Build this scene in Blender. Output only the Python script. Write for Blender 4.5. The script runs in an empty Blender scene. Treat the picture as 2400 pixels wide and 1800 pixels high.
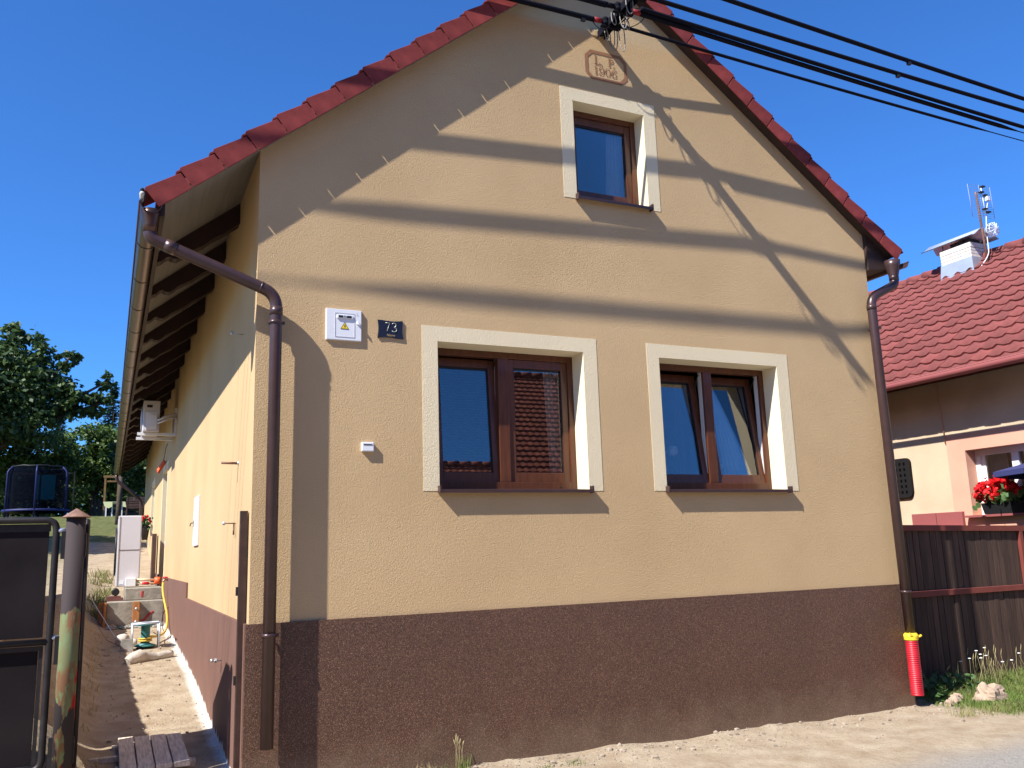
import bpy, bmesh, math, random
import numpy as np
from mathutils import Vector, Matrix, noise
random.seed(7)
scene = bpy.context.scene
col = scene.collection
R = math.radians

# ------------------------------------------------------------------ camera
def cam_axes(yaw, pitch, roll):
    cy, sy, cp, sp = math.cos(yaw), math.sin(yaw), math.cos(pitch), math.sin(pitch)
    f = Vector((sy*cp, cy*cp, sp)); r = Vector((cy, -sy, 0)); u = r.cross(f)
    cr, sr = math.cos(roll), math.sin(roll)
    return cr*r + sr*u, -sr*r + cr*u, f
cam_d = bpy.data.cameras.new('camera'); cam = bpy.data.objects.new('camera', cam_d); col.objects.link(cam)
cr_, cu_, cf_ = cam_axes(R(24.98346), R(10.7893), R(-1.8006))
cam.matrix_world = Matrix(((cr_.x, cu_.x, -cf_.x, -0.9169), (cr_.y, cu_.y, -cf_.y, -6.384), (cr_.z, cu_.z, -cf_.z, 1.1793), (0, 0, 0, 1)))
cam_d.sensor_width = 36; cam_d.sensor_fit = 'HORIZONTAL'; cam_d.lens = 36*2035.15/2400
cam_d.clip_start = 0.05; cam_d.clip_end = 2000
scene.camera = cam

# ------------------------------------------------------------------ light
SUN = Vector((2.85, 1.0, -3.1)).normalized()          # the way the light travels
world = bpy.data.worlds.new('World'); scene.world = world; world.use_nodes = True
wn = world.node_tree.nodes; wl = world.node_tree.links
bg = wn['Background']; sky = wn.new('ShaderNodeTexSky'); sky.sky_type = 'NISHITA'; sky.sun_disc = False
sky.sun_elevation = math.asin(-SUN.z); sky.sun_rotation = math.atan2(-SUN.x, -SUN.y)
sky.air_density = 1.0; sky.dust_density = 0.25; sky.ozone_density = 6.0; sky.altitude = 300
tint = wn.new('ShaderNodeMixRGB'); tint.blend_type = 'MULTIPLY'; tint.inputs[0].default_value = 1
tint.inputs[2].default_value = (0.48, 0.95, 1.48, 1)
wl.new(sky.outputs[0], tint.inputs[1]); wl.new(tint.outputs[0], bg.inputs[0]); bg.inputs[1].default_value = 0.079
sd = bpy.data.lights.new('sun', 'SUN'); so = bpy.data.objects.new('sun', sd); col.objects.link(so)
sd.energy = 5.0; sd.angle = R(0.6); sd.color = (1.0, 0.98, 0.94)
so.rotation_euler = SUN.to_track_quat('-Z', 'Y').to_euler(); so.location = (-20, -10, 30)
scene.view_settings.view_transform = 'Standard'; scene.view_settings.look = 'None'
scene.view_settings.exposure = 0.90; scene.view_settings.gamma = 1
scene.view_settings.use_curve_mapping = False
scene.render.engine = 'CYCLES'
scene.cycles.max_bounces = 8; scene.cycles.transparent_max_bounces = 12

# ------------------------------------------------------------------ materials
MATS = {}
def mat(name, c, rough=0.7, var=0.0, vs=4.0, c2=None, bump=0.0, bs=80.0, metal=0.0, spec=0.4, rnd=0.0, detail=4.0, dist=0.003, stretch=None, coat=0.0, trans=0.0):
    if name in MATS: return MATS[name]
    m = bpy.data.materials.new(name); m.use_nodes = True; n = m.node_tree.nodes; l = m.node_tree.links
    p = n['Principled BSDF']; p.inputs['Roughness'].default_value = rough; p.inputs['Metallic'].default_value = metal
    p.inputs['Specular IOR Level'].default_value = spec
    if coat: p.inputs['Coat Weight'].default_value = coat
    p.inputs['Base Color'].default_value = (*c, 1)
    tc = n.new('ShaderNodeTexCoord'); vec = tc.outputs['Object']
    if stretch:
        mp = n.new('ShaderNodeMapping'); mp.inputs['Scale'].default_value = stretch; l.new(vec, mp.inputs[0]); vec = mp.outputs[0]
    out = None
    if var > 0 or c2:
        t = n.new('ShaderNodeTexNoise'); t.inputs['Scale'].default_value = vs; t.inputs['Detail'].default_value = detail; l.new(vec, t.inputs['Vector'])
        rp = n.new('ShaderNodeValToRGB'); rp.color_ramp.elements[0].position = 0.3; rp.color_ramp.elements[1].position = 0.7
        if c2 is None: c2 = tuple(x*(1-var) for x in c)
        rp.color_ramp.elements[0].color = (*c2, 1); rp.color_ramp.elements[1].color = (*[min(1, x*(1+var*0.5)) for x in c], 1)
        l.new(t.outputs['Fac'], rp.inputs[0]); out = rp.outputs[0]
    if rnd > 0:
        oi = n.new('ShaderNodeObjectInfo'); mr = n.new('ShaderNodeMapRange'); mr.inputs[3].default_value = 1-rnd; mr.inputs[4].default_value = 1+rnd
        l.new(oi.outputs['Random'], mr.inputs[0]); mx = n.new('ShaderNodeVectorMath'); mx.operation = 'SCALE'
        if out is None: mx.inputs[0].default_value = c
        else: l.new(out, mx.inputs[0])
        l.new(mr.outputs[0], mx.inputs[3]); out = mx.outputs[0]
    if out is not None: l.new(out, p.inputs['Base Color'])
    if bump > 0:
        t2 = n.new('ShaderNodeTexNoise'); t2.inputs['Scale'].default_value = bs; t2.inputs['Detail'].default_value = 3; l.new(vec, t2.inputs['Vector'])
        b = n.new('ShaderNodeBump'); b.inputs['Strength'].default_value = bump; b.inputs['Distance'].default_value = dist
        l.new(t2.outputs['Fac'], b.inputs['Height']); l.new(b.outputs[0], p.inputs['Normal'])
    if trans > 0:
        tr = n.new('ShaderNodeBsdfTranslucent'); ms = n.new('ShaderNodeMixShader'); ms.inputs[0].default_value = trans
        if out is not None: l.new(out, tr.inputs[0])
        else: tr.inputs[0].default_value = (*c, 1)
        l.new(p.outputs[0], ms.inputs[1]); l.new(tr.outputs[0], ms.inputs[2]); l.new(ms.outputs[0], n['Material Output'].inputs[0])
    MATS[name] = m; return m

def stucco(name, c, c2, grain=105.0, dist=0.0078, strength=0.8, rough=0.9, big=0.8):
    m = bpy.data.materials.new(name); m.use_nodes = True; n = m.node_tree.nodes; l = m.node_tree.links
    p = n['Principled BSDF']; p.inputs['Roughness'].default_value = rough; p.inputs['Specular IOR Level'].default_value = 0.15
    tc = n.new('ShaderNodeTexCoord')
    a = n.new('ShaderNodeTexNoise'); a.inputs['Scale'].default_value = big; a.inputs['Detail'].default_value = 6; l.new(tc.outputs['Object'], a.inputs['Vector'])
    b = n.new('ShaderNodeTexNoise'); b.inputs['Scale'].default_value = grain*1.4; b.inputs['Detail'].default_value = 3; l.new(tc.outputs['Object'], b.inputs['Vector'])
    ad = n.new('ShaderNodeMath'); ad.operation = 'MULTIPLY_ADD'; ad.inputs[1].default_value = 0.35; l.new(b.outputs['Fac'], ad.inputs[0]); l.new(a.outputs['Fac'], ad.inputs[2])
    rp = n.new('ShaderNodeValToRGB'); rp.color_ramp.elements[0].position = 0.45; rp.color_ramp.elements[1].position = 0.92
    rp.color_ramp.elements[0].color = (*c2, 1); rp.color_ramp.elements[1].color = (*c, 1)
    l.new(ad.outputs[0], rp.inputs[0]); l.new(rp.outputs[0], p.inputs['Base Color'])
    w = n.new('ShaderNodeTexNoise'); w.inputs['Scale'].default_value = grain; w.inputs['Detail'].default_value = 4; w.inputs['Distortion'].default_value = 1.2
    l.new(tc.outputs['Object'], w.inputs['Vector'])
    u = n.new('ShaderNodeTexNoise'); u.inputs['Scale'].default_value = 2.2; u.inputs['Detail'].default_value = 3; l.new(tc.outputs['Object'], u.inputs['Vector'])
    b1 = n.new('ShaderNodeBump'); b1.inputs['Strength'].default_value = 0.35; b1.inputs['Distance'].default_value = 0.006; l.new(u.outputs['Fac'], b1.inputs['Height'])
    b2 = n.new('ShaderNodeBump'); b2.inputs['Strength'].default_value = strength; b2.inputs['Distance'].default_value = dist
    l.new(w.outputs['Fac'], b2.inputs['Height']); l.new(b1.outputs[0], b2.inputs['Normal']); l.new(b2.outputs[0], p.inputs['Normal'])
    MATS[name] = m; return m

M_facade = stucco('facade_stucco', (0.575, 0.398, 0.212), (0.480, 0.325, 0.168))
M_side = stucco('side_stucco', (0.575, 0.398, 0.212), (0.480, 0.325, 0.168), dist=0.002)
M_band = stucco('cream_stucco', (0.74, 0.62, 0.41), (0.68, 0.565, 0.37))
M_reveal = mat('reveal_plaster', (0.76, 0.655, 0.44), 0.85, 0.06, 3)
def plinth_mat():
    m = bpy.data.materials.new('plinth_mosaic'); m.use_nodes = True; n = m.node_tree.nodes; l = m.node_tree.links
    p = n['Principled BSDF']; p.inputs['Roughness'].default_value = 0.55; p.inputs['Specular IOR Level'].default_value = 0.35
    tc = n.new('ShaderNodeTexCoord'); v = n.new('ShaderNodeTexVoronoi'); v.inputs['Scale'].default_value = 210; l.new(tc.outputs['Object'], v.inputs['Vector'])
    sx = n.new('ShaderNodeSeparateColor'); l.new(v.outputs['Color'], sx.inputs[0])
    rp = n.new('ShaderNodeValToRGB'); e = rp.color_ramp.elements
    e[0].position = 0; e[0].color = (0.05, 0.024, 0.015, 1); e[1].position = 1; e[1].color = (0.26, 0.15, 0.09, 1)
    for q, cc in ((0.35, (0.084, 0.0405, 0.025)), (0.7, (0.116, 0.058, 0.036)), (0.9, (0.15, 0.08, 0.05))):
        k = e.new(q); k.color = (*cc, 1)
    l.new(sx.outputs[0], rp.inputs[0])
    a = n.new('ShaderNodeTexNoise'); a.inputs['Scale'].default_value = 1.6; a.inputs['Detail'].default_value = 5; l.new(tc.outputs['Object'], a.inputs['Vector'])
    mr = n.new('ShaderNodeMapRange'); mr.inputs[1].default_value = 0.3; mr.inputs[2].default_value = 0.7; mr.inputs[3].default_value = 0.93; mr.inputs[4].default_value = 1.06; l.new(a.outputs['Fac'], mr.inputs[0])
    sc = n.new('ShaderNodeVectorMath'); sc.operation = 'SCALE'; l.new(rp.outputs[0], sc.inputs[0]); l.new(mr.outputs[0], sc.inputs[3]); sx2 = n.new('ShaderNodeSeparateXYZ'); l.new(tc.outputs['Object'], sx2.inputs[0])
    dn = n.new('ShaderNodeTexNoise'); dn.inputs['Scale'].default_value = 5; dn.inputs['Detail'].default_value = 8; l.new(tc.outputs['Object'], dn.inputs['Vector'])
    da = n.new('ShaderNodeMath'); da.operation = 'MULTIPLY_ADD'; da.inputs[1].default_value = -0.55; l.new(dn.outputs['Fac'], da.inputs[0]); l.new(sx2.outputs[2], da.inputs[2])
    dm = n.new('ShaderNodeMapRange'); dm.inputs[1].default_value = 0.02; dm.inputs[2].default_value = -0.30; dm.inputs[3].default_value = 0; dm.inputs[4].default_value = 0.28; l.new(da.outputs[0], dm.inputs[0])
    dx = n.new('ShaderNodeMixRGB'); l.new(dm.outputs[0], dx.inputs[0]); l.new(sc.outputs[0], dx.inputs[1]); dx.inputs[2].default_value = (0.27, 0.20, 0.13, 1); l.new(dx.outputs[0], p.inputs['Base Color'])
    b = n.new('ShaderNodeBump'); b.inputs['Strength'].default_value = 0.35; b.inputs['Distance'].default_value = 0.003; l.new(v.outputs['Distance'], b.inputs['Height']); b.invert = True
    l.new(b.outputs[0], p.inputs['Normal']); return m
M_plinth = plinth_mat()
M_tile = mat('verge_tile_red', (0.215, 0.039, 0.035), 0.8, 0.3, 9, bump=0.25, bs=60, rnd=0.16, spec=0.15)
M_roof = mat('roof_red', (0.30, 0.055, 0.05), 0.6, 0.2, 5)
M_ntile = mat('old_tile_red', (0.205, 0.052, 0.044), 0.85, 0.4, 3, bump=0.3, bs=40, rnd=0.16)
M_rtile = mat('opposite_tile', (0.30, 0.085, 0.045), 0.8, 0.4, 5, rnd=0.1)
M_brown = mat('brown_metal', (0.060, 0.032, 0.030), 0.33, 0.12, 12, spec=0.5, metal=0.15)
M_gut = mat('gutter_brown', (0.11, 0.062, 0.045), 0.30, 0.1, 8, metal=0.75)
M_rafter = mat('rafter_wood', (0.026, 0.010, 0.007), 0.65, 0.3, 10, bump=0.2, bs=60)
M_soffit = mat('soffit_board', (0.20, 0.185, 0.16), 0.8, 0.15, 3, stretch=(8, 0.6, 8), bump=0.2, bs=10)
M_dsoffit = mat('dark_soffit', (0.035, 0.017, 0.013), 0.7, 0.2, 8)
M_wood = mat('window_wood', (0.098, 0.030, 0.011), 0.4, 0.3, 6, stretch=(6, 6, 0.8), coat=0.25)
M_seal = mat('white_edge', (0.62, 0.61, 0.58), 0.5)
M_black = mat('black_rubber', (0.012, 0.012, 0.013), 0.5)
M_cable = mat('cable_black', (0.007, 0.007, 0.012), 0.85, spec=0.1)
M_steel = mat('dark_steel', (0.03, 0.026, 0.026), 0.5, 0.3, 14, metal=0.4)
M_white = mat('white_plastic', (0.72, 0.72, 0.73), 0.4, 0.04, 3)
M_grayw = mat('heat_pump_white', (0.60, 0.57, 0.58), 0.45, 0.03, 2)
M_yellow = mat('yellow_plastic', (0.80, 0.55, 0.03), 0.45)
M_red = mat('red_plastic', (0.62, 0.018, 0.03), 0.42, 0.2, 10)
M_orange = mat('orange_plastic', (0.80, 0.12, 0.03), 0.5)
M_navy = mat('navy_enamel', (0.010, 0.011, 0.020), 0.35, coat=0.25)
M_silver = mat('silver_paint', (0.55, 0.52, 0.42), 0.35, metal=0.5)
M_terra = mat('ochre_paint', (0.29, 0.135, 0.068), 0.9, 0.2, 40)
M_plank = mat('grey_plank', (0.62, 0.53, 0.42), 0.85, 0.35, 5, stretch=(14, 1.2, 6), bump=0.4, bs=20, rnd=0.08)
M_conc = mat('concrete', (0.30, 0.27, 0.22), 0.9, 0.35, 6, bump=0.5, bs=25, dist=0.01)
M_form = mat('formwork_timber', (0.42, 0.17, 0.055), 0.75, 0.25, 6, stretch=(8, 8, 1))
M_fence = mat('fence_board_brown', (0.066, 0.036, 0.024), 0.85, 0.4, 5, stretch=(9, 9, 0.7), bump=0.3, bs=30, rnd=0.28)
M_rail = mat('fence_rail_red', (0.17, 0.036, 0.024), 0.75, 0.15, 6)
M_nwall = mat('neighbour_cream', (0.55, 0.415, 0.275), 0.92, 0.14, 1.6, bump=0.4, bs=30, dist=0.004)
M_npink = mat('neighbour_pink', (0.60, 0.32, 0.22), 0.9, 0.08, 2)
M_nbox = mat('brick_red_paint', (0.27, 0.075, 0.07), 0.6, 0.05, 3)
M_nbrick = mat('white_brick', (0.66, 0.61, 0.54), 0.85, 0.15, 12, rnd=0.07, bump=0.3, bs=60)
M_mortar = mat('mortar', (0.30, 0.28, 0.26), 0.9)
M_zinc = mat('zinc_sheet', (0.48, 0.52, 0.58), 0.45, 0.1, 5, metal=0.55)
M_rust = mat('rusty_pipe', (0.24, 0.13, 0.09), 0.75, 0.4, 30)
M_dark = mat('room_shade_black', (0.025, 0.023, 0.022), 0.9)
M_curtain = mat('curtain_cloth', (0.84, 0.81, 0.72), 0.9, 0.08, 8, trans=0.35)
M_blind = mat('blind_slat', (0.45, 0.47, 0.52), 0.5)
M_stone = mat('limestone', (0.42, 0.30, 0.21), 0.9, 0.3, 7, bump=0.8, bs=18, dist=0.02)
M_rubble = mat('rubble_grey', (0.26, 0.24, 0.21), 0.95, 0.4, 9, bump=0.5, bs=40)
M_sack = mat('dirty_sack', (0.52, 0.46, 0.38), 0.85, 0.25, 10, bump=0.6, bs=30, dist=0.01)
M_teal = mat('teal_paint', (0.03, 0.17, 0.17), 0.5, 0.2, 10)
M_bark = mat('bark', (0.07, 0.05, 0.035), 0.95, 0.4, 10, bump=0.8, bs=25, dist=0.02)
M_straw = mat('dry_grass', (0.42, 0.34, 0.17), 0.9, rnd=0.1, trans=0.3)
M_grass = mat('grass_blade', (0.17, 0.235, 0.05), 0.7, 0.45, 3, trans=0.35)
M_grassd = mat('grass_blade_dry', (0.28, 0.27, 0.10), 0.7, 0.4, 3, trans=0.35)
M_petal = mat('white_petal', (0.75, 0.74, 0.68), 0.8)
M_weed = mat('weed_leaf', (0.08, 0.15, 0.045), 0.7, 0.3, 10, trans=0.25)
M_geran = mat('geranium_petal', (0.75, 0.006, 0.010), 0.6, 0.35, 40, trans=0.2)
M_bluecl = mat('blue_cloth', (0.035, 0.04, 0.13), 0.8)
M_swood = mat('swing_wood', (0.22, 0.12, 0.04), 0.7, 0.3, 6)
M_dwood = mat('dark_wood', (0.075, 0.036, 0.025), 0.75, 0.3, 8, rnd=0.15)
M_tramp = mat('trampoline_blue', (0.006, 0.010, 0.08), 0.6)
M_ycloth = mat('table_cloth', (0.72, 0.72, 0.36), 0.85)
M_tealcl = mat('teal_towel', (0.05, 0.28, 0.30), 0.9)

def glass_mat(name, tintc, refl):
    m = bpy.data.materials.new(name); m.use_nodes = True; n = m.node_tree.nodes; l = m.node_tree.links
    n.remove(n['Principled BSDF'])
    g = n.new('ShaderNodeBsdfGlossy'); g.inputs['Roughness'].default_value = 0.0; g.inputs['Color'].default_value = (0.95, 0.93, 0.92, 1)
    t = n.new('ShaderNodeBsdfTransparent'); t.inputs[0].default_value = (*tintc, 1)
    fr = n.new('ShaderNodeFresnel'); fr.inputs[0].default_value = 1.5
    ma = n.new('ShaderNodeMath'); ma.operation = 'MULTIPLY_ADD'; ma.inputs[1].default_value = 1.1; ma.inputs[2].default_value = refl; ma.use_clamp = True
    l.new(fr.outputs[0], ma.inputs[0]); mx = n.new('ShaderNodeMixShader'); l.new(ma.outputs[0], mx.inputs[0]); l.new(t.outputs[0], mx.inputs[1]); l.new(g.outputs[0], mx.inputs[2])
    l.new(mx.outputs[0], n['Material Output'].inputs[0]); return m
M_glass = glass_mat('window_glass', (0.86, 0.88, 0.88), 0.075)
def net_mat(name, c, op):
    m = bpy.data.materials.new(name); m.use_nodes = True; n = m.node_tree.nodes; l = m.node_tree.links
    p = n['Principled BSDF']; p.inputs['Base Color'].default_value = (*c, 1); p.inputs['Roughness'].default_value = 1.0; p.inputs['Specular IOR Level'].default_value = 0.0
    t = n.new('ShaderNodeBsdfTransparent'); mx = n.new('ShaderNodeMixShader'); mx.inputs[0].default_value = op
    l.new(t.outputs[0], mx.inputs[1]); l.new(p.outputs[0], mx.inputs[2]); l.new(mx.outputs[0], n['Material Output'].inputs[0]); return m
M_net = net_mat('trampoline_net', (0.004, 0.005, 0.010), 0.58)

def leaf_mat(name, c, c2, tr=0.3):
    m = bpy.data.materials.new(name); m.use_nodes = True; n = m.node_tree.nodes; l = m.node_tree.links
    p = n['Principled BSDF']; p.inputs['Roughness'].default_value = 0.5; p.inputs['Specular IOR Level'].default_value = 0.4
    at = n.new('ShaderNodeAttribute'); at.attribute_name = 'shade'
    mx = n.new('ShaderNodeMixRGB'); mx.inputs[1].default_value = (*c2, 1); mx.inputs[2].default_value = (*c, 1); l.new(at.outputs['Fac'], mx.inputs[0])
    l.new(mx.outputs[0], p.inputs['Base Color']); t = n.new('ShaderNodeBsdfTranslucent'); l.new(mx.outputs[0], t.inputs[0])
    ms = n.new('ShaderNodeMixShader'); ms.inputs[0].default_value = tr; l.new(p.outputs[0], ms.inputs[1]); l.new(t.outputs[0], ms.inputs[2]); l.new(ms.outputs[0], n['Material Output'].inputs[0])
    return m
M_leaf = leaf_mat('leaf_dark', (0.085, 0.14, 0.035), (0.035, 0.065, 0.02))
M_leaf2 = leaf_mat('leaf_fresh', (0.13, 0.20, 0.04), (0.05, 0.09, 0.02))
M_needle = leaf_mat('needle', (0.05, 0.10, 0.05), (0.025, 0.05, 0.03), 0.1)

# ------------------------------------------------------------------ mesh builder
WORLD = {}
class MB:
    def __init__(s): s.v = []; s.f = []; s.m = []; s.sm = []; s.mi = 0
    def face(s, idx, smooth=False): s.f.append(tuple(idx)); s.m.append(s.mi); s.sm.append(smooth)
    def poly(s, pts, smooth=False):
        b = len(s.v); s.v += [tuple(p) for p in pts]; s.face(range(b, b+len(pts)), smooth)
    def hexa(s, p):      # 8 points: bottom 4 then top 4
        b = len(s.v); s.v += [tuple(q) for q in p]
        for q in ((3, 2, 1, 0), (4, 5, 6, 7), (0, 1, 5, 4), (1, 2, 6, 5), (2, 3, 7, 6), (3, 0, 4, 7)): s.face([b+i for i in q])
    def box(s, x0, x1, y0, y1, z0, z1):
        s.hexa([(x0, y0, z0), (x1, y0, z0), (x1, y1, z0), (x0, y1, z0), (x0, y0, z1), (x1, y0, z1), (x1, y1, z1), (x0, y1, z1)])
    def obox(s, M, sx, sy, sz):
        s.hexa([M @ Vector(((a-.5)*sx, (b-.5)*sy, (c-.5)*sz)) for c in (0, 1) for a, b in ((0, 0), (1, 0), (1, 1), (0, 1))])
    def prism(s, pts, d):    # polygon pts extruded by vector d
        b = len(s.v); n = len(pts); d = Vector(d)
        s.v += [tuple(p) for p in pts] + [tuple(Vector(p)+d) for p in pts]
        s.face(range(b+n-1, b-1, -1)); s.face(range(b+n, b+2*n))
        for i in range(n): j = (i+1) % n; s.face((b+i, b+j, b+n+j, b+n+i))
    def tube(s, pts, r, n=10, cap=True, smooth=True):
        pts = [Vector(p) for p in pts]; rs = r if isinstance(r, (list, tuple)) else [r]*len(pts)
        b = len(s.v); up = None
        for i, p in enumerate(pts):
            t = (pts[min(i+1, len(pts)-1)]-pts[max(i-1, 0)]).normalized()
            if up is None: up = Vector((0, 0, 1)) if abs(t.z) < .9 else Vector((1, 0, 0))
            a = t.cross(up).normalized(); up = a.cross(t).normalized()
            for k in range(n):
                an = 2*math.pi*k/n; s.v.append(tuple(p+rs[i]*(math.cos(an)*a+math.sin(an)*up)))
        for i in range(len(pts)-1):
            for k in range(n):
                k2 = (k+1) % n; s.face((b+i*n+k, b+i*n+k2, b+(i+1)*n+k2, b+(i+1)*n+k), smooth)
        if cap: s.face([b+k for k in range(n)][::-1]); e = b+(len(pts)-1)*n; s.face([e+k for k in range(n)])
    def lathe(s, c, prof, n=16, smooth=True, axis='z'):
        b = len(s.v); c = Vector(c)
        for r, h in prof:
            for k in range(n):
                a = 2*math.pi*k/n; q = (r*math.cos(a), r*math.sin(a), h)
                if axis == 'y': q = (q[0], q[2], q[1])
                if axis == 'x': q = (q[2], q[0], q[1])
                s.v.append(tuple(c+Vector(q)))
        for i in range(len(prof)-1):
            for k in range(n):
                k2 = (k+1) % n; s.face((b+i*n+k, b+i*n+k2, b+(i+1)*n+k2, b+(i+1)*n+k), smooth)
        s.face([b+k for k in range(n)][::-1]); e = b+(len(prof)-1)*n; s.face([e+k for k in range(n)])
    def sphere(s, c, r, nu=10, nv=7, jit=0.0, sc=(1, 1, 1), smooth=True):
        b = len(s.v); c = Vector(c)
        for i in range(nv+1):
            th = math.pi*i/nv
            for k in range(nu):
                ph = 2*math.pi*k/nu; d = Vector((math.sin(th)*math.cos(ph), math.sin(th)*math.sin(ph), math.cos(th)))
                rr = r*(1+jit*noise.noise(d*1.7+c*3.1)) if jit else r
                s.v.append((c.x+d.x*rr*sc[0], c.y+d.y*rr*sc[1], c.z+d.z*rr*sc[2]))
        for i in range(nv):
            for k in range(nu):
                k2 = (k+1) % nu; s.face((b+i*nu+k, b+(i+1)*nu+k, b+(i+1)*nu+k2, b+i*nu+k2), smooth)
    def build(s, name, mats, parent=None, loc=None, bevel=0.0):
        if not isinstance(mats, (list, tuple)): mats = [mats]
        base = WORLD[parent.name] if parent else Vector((0, 0, 0))
        if loc is None:
            if parent: loc = base
            else:
                a = np.array(s.v); loc = Vector(((a[:, 0].min()+a[:, 0].max())/2, (a[:, 1].min()+a[:, 1].max())/2, a[:, 2].min()))
        loc = Vector(loc)
        me = bpy.data.meshes.new(name); me.from_pydata([(v[0]-loc.x, v[1]-loc.y, v[2]-loc.z) for v in s.v], [], s.f)
        for m in mats: me.materials.append(m)
        me.polygons.foreach_set('material_index', s.m); me.polygons.foreach_set('use_smooth', s.sm); me.update()
        bm = bmesh.new(); bm.from_mesh(me); bmesh.ops.recalc_face_normals(bm, faces=bm.faces)
        if bevel > 0:
            ed = [e for e in bm.edges if len(e.link_faces) == 2 and e.calc_face_angle(0) > 0.6]
            bmesh.ops.bevel(bm, geom=ed, offset=bevel, segments=2, affect='EDGES', profile=0.6)
        bm.to_mesh(me); bm.free()
        o = bpy.data.objects.new(name, me); col.objects.link(o)
        if parent: o.parent = parent
        o.location = loc-base; WORLD[o.name] = loc
        return o
def tag(o, label=None, cat=None, group=None, kind=None):
    if label: o['label'] = label
    if cat: o['category'] = cat
    if group: o['group'] = group
    if kind: o['kind'] = kind
    return o
def empty(name, loc, label=None, cat=None, group=None):
    o = bpy.data.objects.new(name, None); col.objects.link(o); o.location = loc; o.empty_display_size = 0.2; WORLD[o.name] = Vector(loc)
    return tag(o, label, cat, group)
def inst(src, name, parent, matrix):     # a copy sharing mesh data, placed by a world matrix (mesh built round its origin)
    o = src.copy() if src else None; o.name = name; col.objects.link(o); o.parent = parent
    base = WORLD[parent.name]; o.matrix_local = Matrix.Translation(-base) @ matrix; WORLD[o.name] = matrix.translation.copy()
    return o
def text_mesh(body, size, M, name, m, parent, extrude=0.001, shear=0.0):
    cu = bpy.data.curves.new('t', 'FONT'); cu.body = body; cu.size = size; cu.extrude = extrude; cu.align_x = 'CENTER'; cu.shear = shear
    t = bpy.data.objects.new('t', cu); col.objects.link(t); dg = bpy.context.evaluated_depsgraph_get(); dg.update()
    me = bpy.data.meshes.new_from_object(t.evaluated_get(dg)); bpy.data.objects.remove(t); bpy.data.curves.remove(cu)
    base = WORLD[parent.name]; me.transform(Matrix.Translation(-base) @ M); me.materials.clear(); me.materials.append(m)
    o = bpy.data.objects.new(name, me); col.objects.link(o); o.parent = parent; WORLD[o.name] = base.copy(); return o
FRONT = Matrix(((1, 0, 0, 0), (0, 0, -1, 0), (0, 1, 0, 0), (0, 0, 0, 1)))     # text plane facing -y
def bez(p0, p1, p2, p3, n=10):
    p0, p1, p2, p3 = map(Vector, (p0, p1, p2, p3)); o = []
    for i in range(n+1):
        t = i/n; o.append((1-t)**3*p0+3*(1-t)**2*t*p1+3*(1-t)*t*t*p2+t**3*p3)
    return o
def rounded(pts, r, n=6):     # polyline with rounded corners
    pts = [Vector(p) for p in pts]; o = [pts[0]]
    for a, b, c in zip(pts, pts[1:], pts[2:]):
        d1 = (a-b); d2 = (c-b); k = min(r, d1.length*.49, d2.length*.49); p = b+d1.normalized()*k; q = b+d2.normalized()*k
        for i in range(n+1):
            t = i/n; o.append((1-t)**2*p+2*(1-t)*t*b+t*t*q)
    o.append(pts[-1]); return o
def sstep(a, b, x):
    t = max(0.0, min(1.0, (x-a)/(b-a))); return t*t*(3-2*t)

# ------------------------------------------------------------------ ground
PY = [-400, -30, -3, 0, 1.7, 3.6, 6.6, 9.2, 10.4, 11.2, 14, 16.4, 20, 28, 34, 45, 400]
PZ = [-0.6, -0.5, -0.42, -0.37, -0.24, -0.05, 0.10, 0.17, 0.30, 0.55, 1.03, 1.38, 1.90, 2.78, 3.10, 3.5, 3.6]
def fbm(x, y, s, o=4):
    return noise.fractal(Vector((x*s, y*s, 3.7)), 1.0, 2.0, o)
def ground_z(x, y):
    zl = float(np.interp(y, PY, PZ))
    zr = float(np.interp(y, [-400, -4, 0, 1, 12, 400], [-0.6, -0.42, -0.40, -0.31, 0.0, 0.3]))
    w = sstep(0.3, 5.0, x); z = zl*(1-w)+zr*w
    if x < 0: z += 0.33*sstep(-0.85, -1.45, x)*sstep(0.35, 1.0, y)*(1-sstep(10, 14, y))
    if -0.9 < y < 0.2 and x > -0.5:
        k = math.exp(-((y+0.02)/0.28)**2)
        z += k*(0.035*noise.noise(Vector((x*1.9, 0.3, 1)))+0.02*noise.noise(Vector((x*6, y*4, 2)))-0.005)
    if abs(x) < 14 and -6 < y < 20: z += 0.008*fbm(x, y, 2.3)+(0.004*fbm(x, y, 9, 3) if x > -.2 else 0.002*fbm(x, y, 9, 3))
    if x < 0 and 0 < y < 12: z += 0.007*fbm(x, y, 3)
    return z
def spacing(marks):
    o = []
    for (a, st), (b, _) in zip(marks, marks[1:]):
        n = max(1, int(round((b-a)/st))); o += [a+(b-a)*i/n for i in range(n)]
    o.append(marks[-1][0]); return o
gx = spacing([(-400, 60), (-40, 4), (-8, 0.5), (-2.5, 0.12), (-1.4, 0.045), (0.02, 0.1), (6.0, 0.06), (8.8, 0.25), (14, 4), (50, 60), (400, 1)])
gy = spacing([(-400, 60), (-40, 4), (-8, 0.4), (-2.2, 0.055), (1.0, 0.05), (2.6, 0.09), (10.5, 0.25), (20, 0.6), (46, 8), (100, 60), (400, 1)])
gv = []; road = []; green = []; lime = []
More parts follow.
